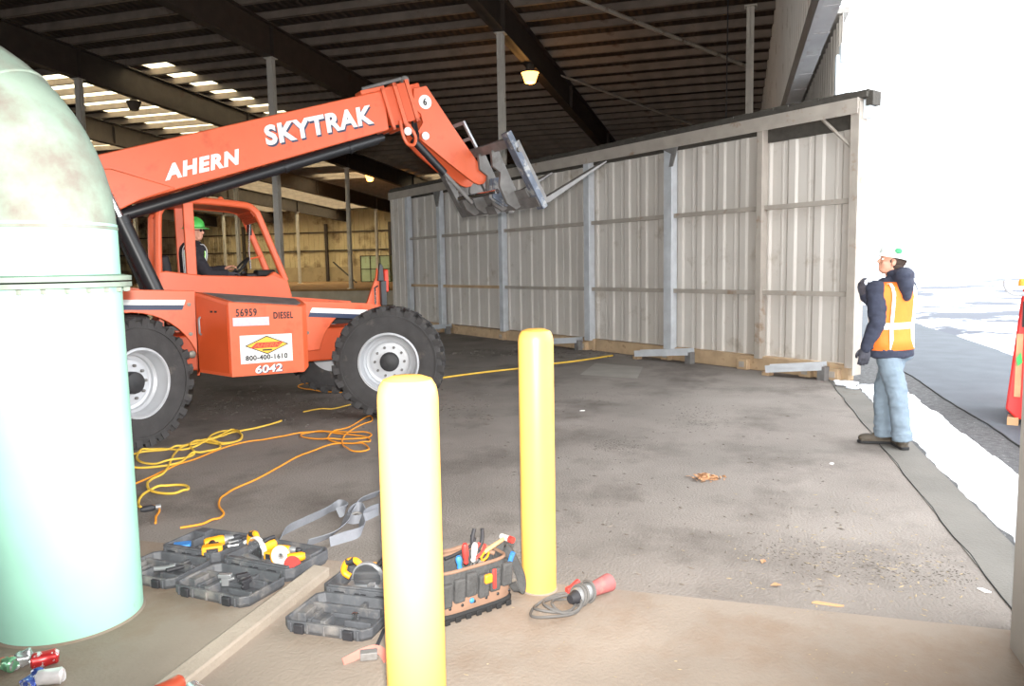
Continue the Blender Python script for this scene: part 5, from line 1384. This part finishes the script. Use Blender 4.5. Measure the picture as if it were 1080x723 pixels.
for i in range(120):
    a = rg.uniform(0, 2*PI); d = abs(rg.gauss(0, .055)); s = rg.uniform(.012, .032)
    mx = Matrix.Translation((d*math.cos(a)*1.5, d*math.sin(a)*.9, rg.uniform(.004, .05)*max(.15, 1-d*8))) @ Matrix.Rotation(rg.uniform(0, 6), 4, 'Z') @ Matrix.Rotation(rg.uniform(-1.2, 1.2), 4, 'X')
    mb.add([(-s, 0, 0), (0, -s*.45, .003), (s, 0, .006), (0, s*.45, .003), (0, 0, .007)], [(0,1,4), (1,2,4), (2,3,4), (3,0,4), (0,3,2,1)], mx)
o = mb.build('leaf_clump', 'leaf', loc=(g0.x, g0.y, 0), smooth=False); tag(o, 'small clump of dry brown leaves on the open floor', 'leaves', kind='stuff')
small('wood_splinter', 'pale orange wood splinter lying at the slab edge on the right', 'wood', MB().prism([(-.07, -.008), (.05, -.012), (.08, 0), (-.05, .012)], 0, .008, 'z'), 'wood_handle', G(872, 637), R(-20), 0)
for i, (x, y, l) in enumerate(((818, 617, 'single orange-brown leaf on the floor just beyond the slab edge'), (805, 592, 'orange-brown leaf on the floor farther from the slab edge'))):
    small('dry_leaf', l, 'leaf', MB().add([(-.03, 0, 0), (0, -.018, .006), (.035, 0, .002), (0, .018, .010), (0, 0, .002)], [(0,1,4), (1,2,4), (2,3,4), (3,0,4), (0,3,2,1)]), 'leaf', G(x, y, .004), i, 0, 'single dry leaves')
for i, (x, y, l) in enumerate(((614, 433, 'small white scrap on the floor right of the farther bollard'), (877, 489, 'small white scrap on the floor in front of the worker'), (1038, 623, 'white scrap on the floor near the right post'))):
    small('paper_scrap', l, 'scrap', MB().prism([(-.03, -.012), (.02, -.016), (.035, .006), (-.01, .016)], 0, .006, 'z'), 'decal_white', G(x, y, .001), i, 0, 'white scraps')
# ================================================================== CAMERA, LIGHT, VIEW
cam = bpy.data.cameras.new('camera'); co = bpy.data.objects.new('camera', cam); col.objects.link(co)
cam.sensor_fit = 'HORIZONTAL'; cam.sensor_width = 36; cam.lens = F/1080*36; cam.clip_start = .05; cam.clip_end = 500
rr_ = RT*math.cos(ROLL) - UPV*math.sin(ROLL); uu_ = RT*math.sin(ROLL) + UPV*math.cos(ROLL); bb_ = -FW
co.matrix_world = Matrix(((rr_.x, uu_.x, bb_.x, 0), (rr_.y, uu_.y, bb_.y, 0), (rr_.z, uu_.z, bb_.z, H), (0, 0, 0, 1)))
scene.camera = co
w = bpy.data.worlds.new('sky'); scene.world = w; w.use_nodes = True
bg = w.node_tree.nodes['Background']; bg.inputs['Color'].default_value = (.93, .97, 1.0, 1); bg.inputs['Strength'].default_value = 6.0
l = bpy.data.lights.new('camera_flash', 'SPOT'); l.energy = 2800; l.spot_size = R(115); l.spot_blend = .6; l.shadow_soft_size = .04; l.color = (1, .97, .93)
lo = bpy.data.objects.new('camera_flash', l); col.objects.link(lo); lo.location = (.02, -.02, H + .14)
lo.rotation_euler = (R(90 + 13), 0, 0)
scene.view_settings.view_transform = 'Standard'; scene.view_settings.look = 'None'
scene.view_settings.gamma = 1; scene.view_settings.use_curve_mapping = False; scene.view_settings.exposure = 0
scene.cycles.use_denoising = True
scene.cycles.max_bounces = 8; scene.cycles.diffuse_bounces = 4; scene.cycles.transparent_max_bounces = 8
scene.cycles.sample_clamp_indirect = 6
bpy.context.view_layer.update()
